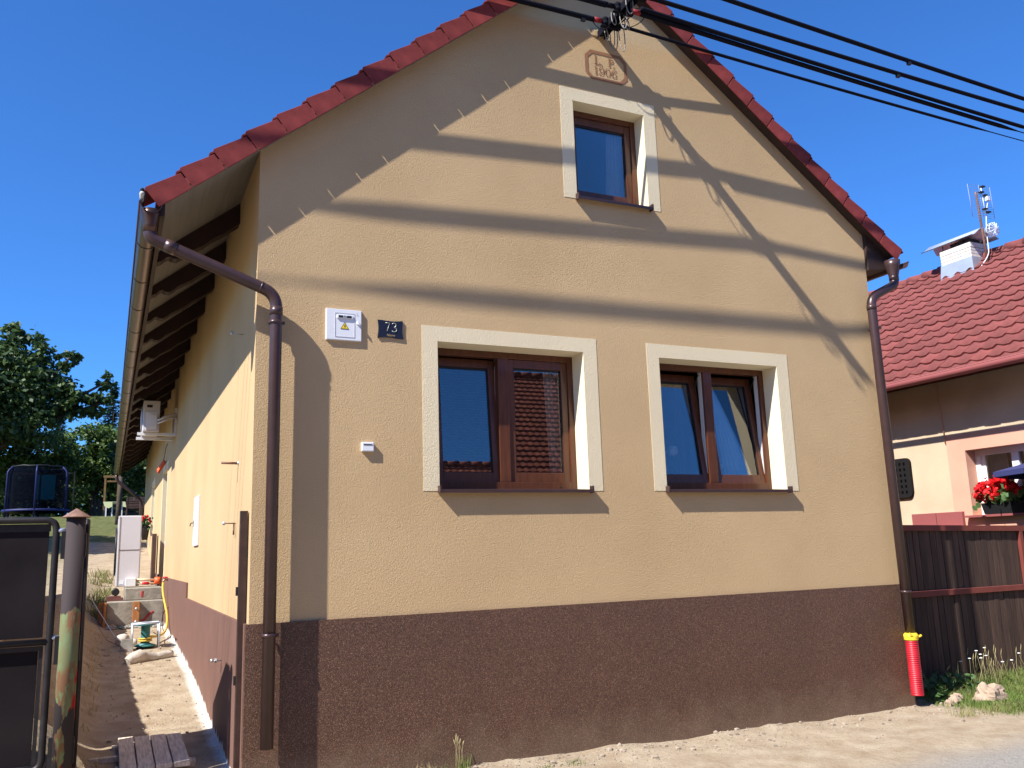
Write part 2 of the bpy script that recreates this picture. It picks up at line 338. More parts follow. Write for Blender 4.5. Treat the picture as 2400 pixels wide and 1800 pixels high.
for y in gy:
    for x in gx:
        gv.append((x, y, ground_z(x, y)))
        nz = fbm(x, y, 1.3); n2 = fbm(x, y, 7)
        rd = sstep(-1.15, -1.75, y-0.075*(x-6.5)+0.10*nz)
        road.append(rd)
        g = 0.0
        if y > 17: g = sstep(17.5, 20, y+2.2*nz)
        if x > 6.2: g = max(g, sstep(-0.9, -0.45, y+0.25*nz+0.05*n2)*sstep(6.25, 6.7, x+0.15*nz))
        if x < -1.6 and y > 0.5: g = max(g, 0.7*sstep(-1.6, -2.2, x+.3*nz))
        green.append(g)
        lm = sstep(-0.115, -0.035, x+0.03*nz+0.03*n2)*sstep(0.3, 0.5, y)*(1-sstep(9.2, 9.6, y)) if x < 0.3 else 0
        lime.append(lm)
nx = len(gx); gf = [(j*nx+i, j*nx+i+1, (j+1)*nx+i+1, (j+1)*nx+i) for j in range(len(gy)-1) for i in range(nx-1)]
gme = bpy.data.meshes.new('ground'); gme.from_pydata(gv, [], gf)
for nm, arr in (('road', road), ('green', green), ('lime', lime)):
    a = gme.attributes.new(nm, 'FLOAT', 'POINT'); a.data.foreach_set('value', arr)
gme.polygons.foreach_set('use_smooth', [True]*len(gf))
def ground_mat():
    m = bpy.data.materials.new('sandy_ground'); m.use_nodes = True; n = m.node_tree.nodes; l = m.node_tree.links
    p = n['Principled BSDF']; p.inputs['Roughness'].default_value = 0.95; p.inputs['Specular IOR Level'].default_value = 0.1
    tc = n.new('ShaderNodeTexCoord')
    def nz(s, d=6, ro=0.6):
        t = n.new('ShaderNodeTexNoise'); t.inputs['Scale'].default_value = s; t.inputs['Detail'].default_value = d; t.inputs['Roughness'].default_value = ro; l.new(tc.outputs['Object'], t.inputs['Vector']); return t.outputs['Fac']
    def ramp(f, a, b, p0=.3, p1=.7):
        r = n.new('ShaderNodeValToRGB'); e = r.color_ramp.elements; e[0].position = p0; e[1].position = p1; e[0].color = (*a, 1); e[1].color = (*b, 1); l.new(f, r.inputs[0]); return r.outputs[0]
    def mix(f, a, b):
        x = n.new('ShaderNodeMixRGB'); l.new(a, x.inputs[1]); l.new(b, x.inputs[2]); l.new(f, x.inputs[0]); return x.outputs[0]
    def attr(nm):
        a = n.new('ShaderNodeAttribute'); a.attribute_name = nm; return a.outputs['Fac']
    sand = ramp(nz(4.5), (0.285, 0.21, 0.135), (0.415, 0.335, 0.235))
    sand = mix(ramp(nz(38), (0, 0, 0), (1, 1, 1), .60, .72), sand, ramp(nz(9), (0.17, 0.13, 0.09), (0.27, 0.215, 0.155)))
    rd = ramp(nz(70), (0.22, 0.20, 0.175), (0.33, 0.30, 0.26), .35, .65)
    gr = ramp(nz(6), (0.055, 0.075, 0.02), (0.17, 0.155, 0.06))
    lm = ramp(nz(30), (0.55, 0.50, 0.43), (0.74, 0.71, 0.65), .35, .6)
    c = mix(attr('road'), sand, rd); c = mix(attr('green'), c, gr); c = mix(attr('lime'), c, lm)
    l.new(c, p.inputs['Base Color'])
    b1 = n.new('ShaderNodeBump'); b1.inputs['Strength'].default_value = 0.9; b1.inputs['Distance'].default_value = 0.02; l.new(nz(22, 8, .65), b1.inputs['Height'])
    b2 = n.new('ShaderNodeBump'); b2.inputs['Strength'].default_value = 0.6; b2.inputs['Distance'].default_value = 0.006; l.new(nz(120, 4), b2.inputs['Height']); l.new(b1.outputs[0], b2.inputs['Normal'])
    l.new(b2.outputs[0], p.inputs['Normal']); return m
gme.materials.append(ground_mat()); go = bpy.data.objects.new('ground', gme); col.objects.link(go); go['kind'] = 'structure'; WORLD['ground'] = Vector((0, 0, 0))

# ------------------------------------------------------------------ main house
W = 6.217; LEN = 20.4; RX = 3.074
def sofl(x): return 4.232+0.812*x                 # underside of the roof, left slope
def sofr(x): return 9.066-0.76*x
def soff(x): return min(sofl(x), sofr(x))
house = empty('house', (0, 0, -0.37), 'ochre rendered gable house with brown mosaic plinth and red verge tiles', 'house')
OPEN = [(1.409, 2.746, 1.655, 2.837, 0.20), (3.524, 4.883, 1.655, 2.840, 0.20), (2.757, 3.525, 4.262, 5.206, 0.155)]
BAND = [(1.278, 2.878, 2.962), (3.396, 5.022, 2.965), (2.628, 3.653, 5.328)]
b = MB()
xs = sorted(set([0, W, RX]+[v for o in OPEN for v in o[:2]]+[v for q in BAND for v in q[:2]]))
zs = sorted(set([0.70]+[v for o in OPEN for v in o[2:4]]+[4.2]))
def in_open(x, z): return any(o[0] < x < o[1] and o[2] < z < o[3] for o in OPEN)
for xa, xb in zip(xs, xs[1:]):
    for za, zb in zip(zs, zs[1:]+[None]):
        top = zb is None or zb > 4.2
        if zb is None: continue
        if zb <= 4.2+1e-6:
            if not in_open((xa+xb)/2, (za+zb)/2): b.poly([(xa, 0, za), (xb, 0, za), (xb, 0, zb), (xa, 0, zb)])
    zc = [4.2]+[v for o in OPEN for v in o[2:4] if v > 4.2]
    zc = sorted(set(zc))
    u = OPEN[2]
    if xa >= u[0]-1e-6 and xb <= u[1]+1e-6:
        b.poly([(xa, 0, 4.2), (xb, 0, 4.2), (xb, 0, u[2]), (xa, 0, u[2])])
        b.poly([(xa, 0, u[3]), (xb, 0, u[3]), (xb, 0, soff(xb)), (xa, 0, soff(xa))])
    else:
        b.poly([(xa, 0, 4.2), (xb, 0, 4.2), (xb, 0, soff(xb)), (xa, 0, soff(xa))])
# inner leaf of the wall so that rooms stay dark, and the right and back walls
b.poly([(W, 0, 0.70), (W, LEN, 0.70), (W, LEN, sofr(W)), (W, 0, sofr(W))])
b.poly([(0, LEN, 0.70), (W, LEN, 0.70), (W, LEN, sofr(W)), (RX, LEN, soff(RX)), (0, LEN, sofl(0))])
fw = b.build('wall', M_facade, house)
# reveals and raised bands
for (x0, x1, z0, z1, d), (bx0, bx1, bz1) in zip(OPEN, BAND):
    r = MB(); e = 0.003; x0 += .002; x1 -= .002; z1 -= .002
    r.poly([(x0, -e, z1), (x1, -e, z1), (x1, d+.02, z1), (x0, d+.02, z1)])
    r.poly([(x0, -e, z0), (x0, -e, z1), (x0, d+.02, z1), (x0, d+.02, z0)])
    r.poly([(x1, -e, z0), (x1, -e, z1), (x1, d+.02, z1), (x1, d+.02, z0)])
    r.poly([(x0, 0, z0), (x1, 0, z0), (x1, d+.02, z0), (x0, d+.02, z0)])
    r.build('window_reveal', M_reveal, house); x0 -= .002; x1 += .002; z1 += .002
    q = MB(); zb = z0-0.012
    q.box(bx0, x0, -e, 0.02, zb, bz1); q.box(x1, bx1, -e, 0.02, zb, bz1); q.box(x0, x1, -e, 0.02, z1, bz1)
    q.build('window_band', M_band, house)
# side wall (x = 0) with a door recess and a window recess
sw = MB()
SOP = [(10.04, 11.40, 0.60, 2.79), (14.57, 15.90, 1.735, 2.88)]
ys = [0, 4.98, 10.04, 11.40, 14.57, 15.90, LEN]
for ya, yb in zip(ys, ys[1:]):
    zlo = 0.70 if ya < 4.9 else 0.885
    op = next((o for o in SOP if abs(o[0]-ya) < 1e-6), None)
    if op:
        if op[2] > zlo: sw.poly([(0, ya, zlo), (0, yb, zlo), (0, yb, op[2]), (0, ya, op[2])])
        sw.poly([(0, ya, op[3]), (0, yb, op[3]), (0, yb, sofl(0)), (0, ya, sofl(0))])
    else: sw.poly([(0, ya, zlo), (0, yb, zlo), (0, yb, sofl(0)), (0, ya, sofl(0))])
sw.build('side_wall', M_side, house)
for o in SOP:
    r = MB(); d = 0.22; o = (o[0]+.002, o[1]-.002, o[2], o[3]-.002)
    r.poly([(0, o[0], o[2]), (0, o[0], o[3]), (d, o[0], o[3]), (d, o[0], o[2])]); r.poly([(0, o[1], o[2]), (0, o[1], o[3]), (d, o[1], o[3]), (d, o[1], o[2])])
    r.poly([(0, o[0], o[3]), (0, o[1], o[3]), (d, o[1], o[3]), (d, o[0], o[3])]); r.poly([(0, o[0], o[2]), (0, o[1], o[2]), (d, o[1], o[2]), (d, o[0], o[2])])
    r.build('side_reveal', M_reveal, house); o = (o[0]-.002, o[1]+.002, o[2], o[3]+.002)
    q = MB()
    q.box(-0.004, 0.01, o[0]-0.12, o[0], o[2], o[3]+.12); q.box(-0.004, 0.01, o[1], o[1]+.12, o[2], o[3]+.12); q.box(-0.004, 0.01, o[0], o[1], o[3], o[3]+.12)
    q.build('window_band', M_band, house)
dr = MB(); dr.box(0.18, 0.23, 10.04, 11.40, 0.6, 2.79); sdoor = dr.build('door', M_wood, house)
h = MB(); h.tube([(0.17, 10.2, 1.75), (0.12, 10.2, 1.75), (0.12, 10.32, 1.75)], 0.01, 8); h.build('handle', M_steel, sdoor)
dr = MB(); dr.box(0.18, 0.23, 14.57, 15.9, 1.735, 2.88); w2 = dr.build('side_window', M_wood, house)
dr = MB(); dr.box(0.17, 0.175, 14.66, 15.2, 1.82, 2.8); dr.box(0.17, 0.175, 15.28, 15.82, 1.82, 2.8); dr.build('pane', M_glass, w2)
# plinth
b = MB(); P = 0.022
b.box(-P, W+0.005, -P, 0.05, -0.9, 0.729); b.build('plinth', M_plinth, house)
b = MB(); b.box(-P, 0.05, 0.05, 4.98, -0.9, 0.729); b.box(-P, 0.05, 4.98, 10.04, -0.9, 0.908); b.box(-P, 0.05, 11.4, LEN, -0.9, 0.93)
b.build('plinth', mat('sunlit_plinth', (0.165, 0.083, 0.060), 0.8, 0.12, 3, bump=0.3, bs=90, dist=0.002), house)  # lighter copy of the plinth brown, sun on this side put into the colour
# interior boxes in near-black, the rooms' shade put into the colour
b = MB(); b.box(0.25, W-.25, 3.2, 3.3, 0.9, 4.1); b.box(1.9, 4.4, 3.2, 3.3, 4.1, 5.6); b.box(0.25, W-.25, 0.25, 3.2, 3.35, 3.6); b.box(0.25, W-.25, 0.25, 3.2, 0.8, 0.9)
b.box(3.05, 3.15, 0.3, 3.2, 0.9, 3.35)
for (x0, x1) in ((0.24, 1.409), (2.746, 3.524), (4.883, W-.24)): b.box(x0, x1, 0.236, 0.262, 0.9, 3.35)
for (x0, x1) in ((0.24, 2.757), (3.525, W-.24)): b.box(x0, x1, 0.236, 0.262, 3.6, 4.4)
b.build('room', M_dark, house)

# roof: two slabs, boarding below, rafters, verge tiles
roof = MB(); T = 0.075; yb0, yb1 = -0.1245, LEN+0.15
xl0, xr1 = -0.72, 6.53
roof.hexa([(xl0, yb0, sofl(xl0)+.012), (RX, yb0, sofl(RX)+.012), (RX, yb1, sofl(RX)+.012), (xl0, yb1, sofl(xl0)+.012), (xl0, yb0, sofl(xl0)+T), (RX, yb0, sofl(RX)+T), (RX, yb1, sofl(RX)+T), (xl0, yb1, sofl(xl0)+T)])
roof.hexa([(RX, yb0, sofl(RX)+.012), (xr1, yb0, sofr(xr1)+.012), (xr1, yb1, sofr(xr1)+.012), (RX, yb1, sofl(RX)+.012), (RX, yb0, sofl(RX)+T), (xr1, yb0, sofr(xr1)+T), (xr1, yb1, sofr(xr1)+T), (RX, yb1, sofl(RX)+T)])
roof_o = roof.build('roof', M_roof, house)
b = MB(); b.hexa([(xl0+.01, yb0+.005, sofl(xl0+.01)), (RX, yb0+.005, sofl(RX)), (RX, yb1, sofl(RX)), (xl0+.01, yb1, sofl(xl0+.01)), (xl0+.01, yb0+.005, sofl(xl0+.01)+.01), (RX, yb0+.005, sofl(RX)+.01), (RX, yb1, sofl(RX)+.01), (xl0+.01, yb1, sofl(xl0+.01)+.01)])
b.build('boarding', M_soffit, roof_o)
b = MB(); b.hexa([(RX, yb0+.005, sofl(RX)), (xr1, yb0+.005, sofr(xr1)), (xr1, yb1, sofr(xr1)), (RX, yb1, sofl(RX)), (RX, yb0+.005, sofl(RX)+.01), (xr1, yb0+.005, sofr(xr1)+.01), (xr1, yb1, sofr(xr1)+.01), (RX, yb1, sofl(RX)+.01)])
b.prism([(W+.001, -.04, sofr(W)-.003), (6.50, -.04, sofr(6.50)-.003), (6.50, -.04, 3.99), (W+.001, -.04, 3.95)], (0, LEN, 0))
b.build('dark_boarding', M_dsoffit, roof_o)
# rafters with carved tails
D = 0.15
def rafter_mesh():
    m = MB(); a = math.atan(0.812); pts = [(0.03, sofl(.03)-.001), (-0.66, sofl(-.66)-.001)]
    tail = [(-0.672, -0.055), (-0.655, -0.085), (-0.62, -0.098), (-0.585, -0.090), (-0.555, -0.105), (-0.535, -0.135), (-0.50, -0.165), (-0.455, -0.168), (-0.43, -0.160)]
    pts += [(x, sofl(x)+dz) for x, dz in tail] + [(-0.30, sofl(-.30)-.185), (-0.22, sofl(-.22)-.178), (-0.12, sofl(-.12)-.19), (0.03, sofl(.03)-.185)]
    m.prism([(x, -0.06, z) for x, z in pts], (0, 0.12, 0)); return m
r0 = rafter_mesh().build('rafter', M_rafter, roof_o, loc=(0, 0, 0))
yy = [1.15+1.0*i for i in range(20)]
r0.location = Vector((0, yy[0], 0))-WORLD[roof_o.name]; WORLD[r0.name] = Vector((0, yy[0], 0))
for y in yy[1:]: inst(r0, 'rafter', roof_o, Matrix.Translation((0, y, 0)))
b = MB(); b.box(0.0015, 0.15, 0.1, LEN, sofl(0)-.19, sofl(0)-.02)
# verge tiles: one mesh per slope, copied along the rake
def verge_tile(pitch, L, sgn):
    # local: s along the slope downwards, n normal; the tile hangs over the gable as a flap
    m = MB(); gap = 0.009; s0, s1 = 0.0, L-gap
    prof = []
    y0, y1 = -0.0180, 0.30
    def P(s, y, n): return (s, y, n)
    lift = 0.028
    low = -0.034
    fl = [(s0, low), (s1, low), (s1, 0.098+lift), (s1-.012, 0.106+lift), (s0, 0.100)]
    m.prism([P(s, y0, n) for s, n in fl], (0, 0.008, 0))
    m.hexa([P(s0, y0+.008, .082), P(s1+.03, y0+.008, .082+lift), P(s1+.03, y1, .082+lift), P(s0, y1, .082), P(s0, y0+.008, .0995), P(s1+.03, y0+.008, .0995+lift), P(s1+.03, y1, .0995+lift), P(s0, y1, .0995)])
    return m
def verge(sl, x_start, n, dx, sgn, base):
    L = dx*math.sqrt(1+sl*sl); a = math.atan(sl)
    src = verge_tile(a, L, sgn).build('verge_tile', M_tile, roof_o, loc=(0, 0, 0), bevel=0.004)
    for i in range(n):
        x = x_start+sgn*dx*i; z = base(x)+0.005
        s = Vector((sgn*math.cos(a), 0, -math.sin(a))); nrm = Vector((sgn*math.sin(a), 0, math.cos(a)))
        jit = random.uniform(-.003, 0)
        M = Matrix(((s.x, 0, nrm.x, x), (0, 1, 0, -0.115+jit), (s.z, 0, nrm.z, z+random.uniform(-.002, .002)), (0, 0, 0, 1)))
        if i == 0:
            src.matrix_local = Matrix.Translation(-WORLD[roof_o.name]) @ M
        else: inst(src, 'verge_tile', roof_o, M)
verge(0.812, 3.055, 17, 0.2225, -1, sofl)
verge(0.76, 3.095, 15, 0.2315, 1, sofr)
# ridge caps
for y in np.arange(-0.16, 4, 0.33):
    b = MB(); b.tube([(RX, y, soff(RX)+.07), (RX, y+.36, soff(RX)+.085)], 0.11, 12); b.build('ridge_tile', M_tile, roof_o)
# left gutter with brackets
def half_round(m, cx, cz, r, y0, y1, a0=180, a1=360, n=12, t=0.004):
    pts = [(cx+r*math.cos(R(a0+(a1-a0)*i/n)), cz+r*math.sin(R(a0+(a1-a0)*i/n))) for i in range(n+1)]
    inn = [(cx+(r-t)*math.cos(R(a0+(a1-a0)*i/n)), cz+(r-t)*math.sin(R(a0+(a1-a0)*i/n))) for i in range(n+1)]
    for A in (pts, inn):
        bq = len(m.v); m.v += [(x, y0, z) for x, z in A]+[(x, y1, z) for x, z in A]
        for i in range(n): m.face((bq+i, bq+i+1, bq+n+2+i, bq+n+1+i), True)
    for y in (y0, y1):
        bq = len(m.v); m.v += [(x, y, z) for x, z in pts]+[(x, y, z) for x, z in inn]
        for i in range(n): m.face((bq+i, bq+i+1, bq+n+2+i, bq+n+1+i))
b = MB(); GX, GZ, GR = -0.752, 3.635, 0.072
half_round(b, GX, GZ, GR, -0.17, LEN+.1)
b.tube([(GX-GR, -0.17, GZ), (GX-GR, LEN+.1, GZ)], 0.010, 8)
gut = b.build('gutter', M_gut, house)
for y in [0.62+0.93*i for i in range(22)]:
    m = MB(); half_round(m, GX, GZ, GR+.004, y, y+.022, t=.008); m.build('gutter_bracket', M_brown, gut)
m = MB(); m.box(GX+GR-.01, -0.66, -0.12, LEN, GZ-.07, GZ+.05); m.build('fascia', M_dsoffit, roof_o)
# left downpipe
def downpipe(pts, r, rnd_, clamps, joints, cut=None):
    m = MB(); m.tube(rounded(pts, rnd_, 8), r, 16)
    dp = m.build('downpipe', M_brown, house)
    for z in clamps:
        p = pts[-1]; c = MB(); c.lathe((p[0], p[1], z), [(r+.001, -.012), (r+.006, -.012), (r+.006, .012), (r+.001, .012)], 16)
        c.box(p[0]+r, p[0]+r+.022, p[1]-.008, p[1]+.008, z-.01, z+.01); c.tube([(p[0], p[1]+r, z), (p[0], 0.0, z)], 0.006, 6)
        c.build('clamp', M_brown, dp)
    for p, q in joints:
        c = MB(); p = Vector(p); q = Vector(q); c.tube([p, q], r+.0035, 16); c.build('sleeve', M_brown, dp)
    return dp
A = Vector((-0.752, -0.10, 3.50)); B1 = Vector((-0.752, -0.10, 3.40)); B2 = Vector((0.126, -0.102, 3.075)); C = Vector((0.122, -0.100, -0.075))
dd = (B2-B1).normalized()
downpipe([A, B1, B2, C], 0.044, 0.11, [2.86, 0.655], [(B1+dd*.11, B1+dd*.19), (B2+Vector((0, 0, -.10)), B2+Vector((0, 0, -.16))), (B2-dd*.125, B2-dd*.115)])
f = MB(); f.lathe((-0.752, -0.10, 0), [(0.046, 3.44), (0.047, 3.49), (0.062, 3.56), (0.070, 3.60)], 18); f.build('outlet', M_gut, gut)
# rear downpipe of the left gutter
m = MB(); m.tube(rounded([(-0.752, LEN-.1, 3.58), (-0.752, LEN-.1, 3.42), (-0.09, LEN-.1, 2.85), (-0.09, LEN-.1, 1.9)], .12), 0.045, 12); m.build('downpipe', M_brown, house)
# right gutter and downpipe
b = MB(); half_round(b, 6.585, 4.045, 0.075, -0.17, LEN+.1); b.tube([(6.66, -.17, 4.045), (6.66, LEN+.1, 4.045)], .010, 8)
gr = b.build('gutter', M_brown, house)
f = MB(); f.lathe((6.50, -0.10, 0), [(0.048, 3.84), (0.050, 3.90), (0.075, 4.0), (0.082, 4.06)], 16); f.build('outlet', M_brown, gr)
RP = [Vector((6.50, -.10, 3.90)), Vector((6.50, -.10, 3.80)), Vector((6.128, -.10, 3.62)), Vector((6.158, -.10, 0.15))]
downpipe(RP, 0.046, 0.10, [3.30, 0.66], [(RP[0], RP[0]-Vector((0, 0, .05))), (RP[2]-Vector((0, 0, .08)), RP[2]-Vector((0, 0, .13)))])
# red corrugated drain sleeve with yellow collar
t = empty('drain_hose', (6.165, -0.1, -0.33), 'red corrugated drain hose with yellow taped collar under the right downpipe', 'drain hose')
m = MB(); prof = []; nr = 30
for i in range(nr):
    z = -0.30+0.52*i/nr; prof += [(0.054, z), (0.060, z+.005), (0.060, z+.011), (0.054, z+.016)]
m.lathe((6.162, -0.1, 0), prof, 18); m.build('hose', mat('hose_red', (0.55, 0.016, 0.03), 0.45, 0.25, 8, spec=0.4), t)
m = MB(); m.lathe((6.160, -0.1, 0.225), [(0.060, -.02), (0.068, -.008), (0.063, 0.0), (0.069, .012), (0.066, .035), (0.05, .05)], 14); m.tube([(6.21, -.14, .235), (6.235, -.16, .25)], .012, 6)
m.prism([(6.10, -.15, .25), (6.09, -.158, .285), (6.12, -.165, .255)], (0, .01, 0)); m.build('collar', M_yellow, t)

# windows
def window(x0, x1, z0, z1, yf, leaves, mull=None):
    fr = 0.055; dpt = 0.07; m = MB()
    m.box(x0, x0+fr, yf, yf+dpt, z0, z1); m.box(x1-fr, x1, yf, yf+dpt, z0, z1); m.box(x0+fr, x1-fr, yf, yf+dpt, z1-fr, z1); m.box(x0+fr, x1-fr, yf, yf+dpt, z0, z0+fr+.02)
    if mull: m.box(mull-.048, mull+.048, yf, yf+dpt, z0+fr+.02, z1-fr)
    w = m.build('window', M_wood, house, bevel=0.004)
    for (a, bx, tilt, handle) in leaves:
        zlo, zhi = z0+fr+.02, z1-fr
        st = 0.072; g = MB(); y0 = 0.016
        Mt = Matrix.Translation((0, yf+y0, zlo)) @ Matrix.Rotation(-tilt, 4, 'X')
        H = zhi-zlo
        def bx_(m_, xa, xb, ya, yb, za, zb):
            m_.hexa([Mt @ Vector(q) for q in ((xa, ya, za), (xb, ya, za), (xb, yb, za), (xa, yb, za), (xa, ya, zb), (xb, ya, zb), (xb, yb, zb), (xa, yb, zb))])
        bx_(g, a, a+st, 0, .055, 0, H); bx_(g, bx-st, bx, 0, .055, 0, H); bx_(g, a+st, bx-st, 0, .055, 0, st+.01); bx_(g, a+st, bx-st, 0, .055, H-st, H)
        s = g.build('sash', M_wood, w, bevel=0.004)
        g = MB(); bx_(g, a+st-.004, bx-st+.004, .022, .028, st, H-st+.006); g.build('pane', M_glass, w)
        g = MB(); tk = .008
        for (xa, xb, za, zb) in ((a+st, a+st+tk, st+.01, H-st), (bx-st-tk, bx-st, st+.01, H-st), (a+st, bx-st, H-st-tk*2, H-st)): bx_(g, xa, xb, .012, .020, za, zb)
        g.build('gasket', M_black, w)
        if tilt > 0:
            g = MB(); bx_(g, a+.004, a+.03, .0555, .075, 0, H); bx_(g, bx-.03, bx-.004, .0555, .075, 0, H); g.build('inner_edge', M_seal, w)
            g = MB()
            q_ = MB(); q_.box(bx-.017, bx-.0105, yf+.028, yf+.075, zlo, zhi); q_.build('inner_lining', M_seal, w)
            for xx in (bx-.02,): g.tube([(xx, yf+.06, zhi-.02), Mt @ Vector((xx, .05, H-.18))], .006, 6)
            g.build('stay', M_steel, w)
    return w
def sill(x0, x1, z, yf, w):
    m = MB(); pr = -0.053
    m.hexa([(x0, pr, z-.030), (x1, pr, z-.030), (x1, yf+.02, z-.006), (x0, yf+.02, z-.006), (x0, pr, z-.026), (x1, pr, z-.026), (x1, yf+.02, z-.002), (x0, yf+.02, z-.002)])
    m.box(x0, x1, pr-.003, pr, z-.052, z-.026)
    for x in (x0, x1): m.box(x-.006, x+.006, pr-.005, 0.0-.0035, z-.055, z+.004)
    m.build('sill', M_brown, w)
wl_ = window(1.409, 2.746, 1.655, 2.837, 0.20, [(1.452, 2.04, R(4.4), 0), (2.105, 2.703, 0, 1)], 2.07); sill(1.400, 2.752, 1.678, .20, wl_)
wr_ = window(3.524, 4.883, 1.655, 2.840, 0.20, [(3.567, 4.165, R(7.5), 0), (4.24, 4.840, R(7.5), 1)], 4.203); sill(3.515, 4.893, 1.678, .20, wr_)
wu_ = window(2.757, 3.525, 4.262, 5.206, 0.155, [(2.80, 3.482, 0, 0)]); sill(2.748, 3.533, 4.285, .155, wu_)
b = MB(); b.lathe((2.58, 0.198, 1.688), [(0.008, 0), (0.008, .006)], 8, axis='y'); b.build('vent_plug', M_black, wl_)
# curtains, blind and flower behind the panes
def curtain(pts_top, pts_bot, y, name, label, folds=9, amp=.02, m=M_curtain):
    g = MB(); n = 40; rows = 14; bq = 0
    for j in range(rows+1):
        t = j/rows
        xl = pts_top[0]*(1-t)+pts_bot[0]*t; xr = (pts_top[1]*(1-t)**1.0+pts_bot[1]*t)
        if callable(m): pass
        for i in range(n+1):
            s = i/n; x = xl+(xr-xl)*s
            g.v.append((x, y+amp*math.sin(folds*2*math.pi*s+.6*t)*(0.6+.4*t), pts_top[2]*(1-t)+pts_bot[2]*t))
    for j in range(rows):
        for i in range(n): g.face((j*(n+1)+i, j*(n+1)+i+1, (j+1)*(n+1)+i+1, (j+1)*(n+1)+i), True)
    return tag(g.build(name, m), label, 'curtain')
curtain((2.50, 2.70, 2.78), (2.55, 2.70, 1.74), 0.31, 'curtain', 'pale curtain edge at the right of the left ground floor window', 5)
curtain((4.38, 4.46, 2.78), (4.55, 4.86, 1.68), 0.44, 'curtain', 'cream curtain flaring down behind the right pane of the right ground floor window', 5)
curtain((3.55, 4.10, 2.80), (3.55, 4.10, 1.68), 0.47, 'curtain', 'thin net curtain behind the left pane of the right ground floor window', 9, .02, net_mat('net_curtain', (0.5, 0.52, 0.55), 0.16))
curtain((3.27, 3.47, 5.16), (3.22, 3.47, 4.33), 0.262, 'curtain', 'off white curtain at the right side of the small gable window', 6, .012)
bl = empty('window_blind', (1.78, 0.40, 1.70), 'horizontal slat blind behind the left pane of the left ground floor window', 'blind')
g = MB(); g.box(1.48, 2.06, .385, .415, 2.74, 2.77); g.build('head_rail', M_blind, bl)
sl0 = MB(); sl0.hexa([(-.285, -.010, -.004), (.285, -.010, -.004), (.285, .010, .004), (-.285, .010, .004), (-.285, -.010, -.003), (.285, -.010, -.003), (.285, .010, .005), (-.285, .010, .005)])
slo = sl0.build('slat', mat('slat_dim', (0.12, 0.125, 0.14), 0.6), bl, loc=(0, 0, 0)); slo.matrix_local = Matrix.Translation(Vector((1.77, .40, 2.72))-WORLD[bl.name])
for i in range(1, 44): inst(slo, 'slat', bl, Matrix.Translation((1.77, .40, 2.72-.0235*i)))
fl = empty('potted_flower', (3.86, 0.36, 1.68), 'round white flower on a thin stem standing inside the right ground floor window', 'flower')
g = MB(); g.sphere((3.86, .36, 2.04), .05, 12, 9, .35); g.build('blossom', M_petal, fl)
g = MB(); g.tube([(3.855, .36, 1.78), (3.85, .36, 1.9), (3.86, .36, 2.03)], .006, 6); g.build('stem', M_weed, fl)
g = MB(); g.lathe((3.86, .36, 1.67), [(.04, 0), (.055, .11)], 12); g.build('pot', M_rust, fl)
fl = empty('ornament', (4.40, 0.36, 1.68), 'small dark figurine behind the right pane of the right ground floor window', 'ornament')
g = MB(); g.sphere((4.40, .36, 1.78), .05, 10, 8, .3, (.8, .8, 1.6)); g.build('body', M_navy, fl)
g = MB(); g.sphere((4.42, .35, 1.90), .03, 10, 8, .3, (1.2, 1, .8)); g.build('cap', M_silver, fl)

# ------------------------------------------------------------------ things on the facade
mb = empty('meter_box', (0.648, 0, 2.784), 'white electricity meter box with warning triangle and number 73 on the facade', 'meter box')
m = MB(); m.box(0.510, 0.786, -0.010, 0.002, 2.784, 3.030); m.build('frame', M_white, mb)
m = MB(); m.box(0.514, 0.783, -0.020, -0.0105, 2.787, 3.027); dr = m.build('door', M_white, mb, bevel=.002)
m = MB()
for (xa, xb, za, zb) in ((.577, .580, 2.81, 3.0), (.727, .730, 2.81, 3.0), (.580, .727, 2.81, 2.813), (.580, .727, 2.997, 3.0)): m.box(xa, xb, -.0225, -.0205, za, zb)
m.build('panel_rim', M_grayw, dr)
m = MB(); m.box(.592, .716, -.030, -.0205, 2.955, 2.982); pl = m.build('number_holder', M_white, mb, bevel=.002)
m = MB(); m.box(.604, .638, -.0315, -.0302, 2.960, 2.977); m.box(.668, .704, -.0315, -.0302, 2.960, 2.977); m.build('black_field', M_black, pl)
text_mesh('73', .024, Matrix.Translation((.653, -.0312, 2.960)) @ FRONT, 'number', M_black, pl, .0006)
def tri(m, cx, cz, h, y): m.prism([(cx-h*.58, y, cz), (cx+h*.58, y, cz), (cx, y, cz+h)], (0, .0008, 0))
m = MB(); tri(m, .653, 2.872, .056, -.0222); sg = m.build('warning_triangle', M_black, mb)
m = MB(); tri(m, .653, 2.8758, .045, -.0232); m.build('yellow_field', M_yellow, sg)
m = MB()
m.prism([(.655, -.0246, 2.912), (.648, -.0246, 2.894), (.653, -.0246, 2.895), (.650, -.0246, 2.880), (.659, -.0246, 2.899), (.654, -.0246, 2.898)], (0, .0008, 0)); m.build('bolt_mark', M_black, sg)
m = MB(); m.lathe((.755, -.021, 2.925), [(.013, 0), (.012, -.010)], 12, axis='y')
m.hexa([(.752, -.040, 2.915), (.766, -.040, 2.905), (.766, -.031, 2.905), (.752, -.031, 2.915), (.748, -.038, 2.94), (.760, -.038, 2.935), (.760, -.031, 2.935), (.748, -.031, 2.94)]); m.build('latch', M_white, mb)
m = MB(); m.prism([(.745, -.0212, 2.985), (.765, -.0212, 2.985), (.752, -.0212, 2.988), (.753, -.0212, 3.008), (.748, -.0212, 3.008)], (0, .0006, 0)); m.build('maker_mark', M_grayw, mb)

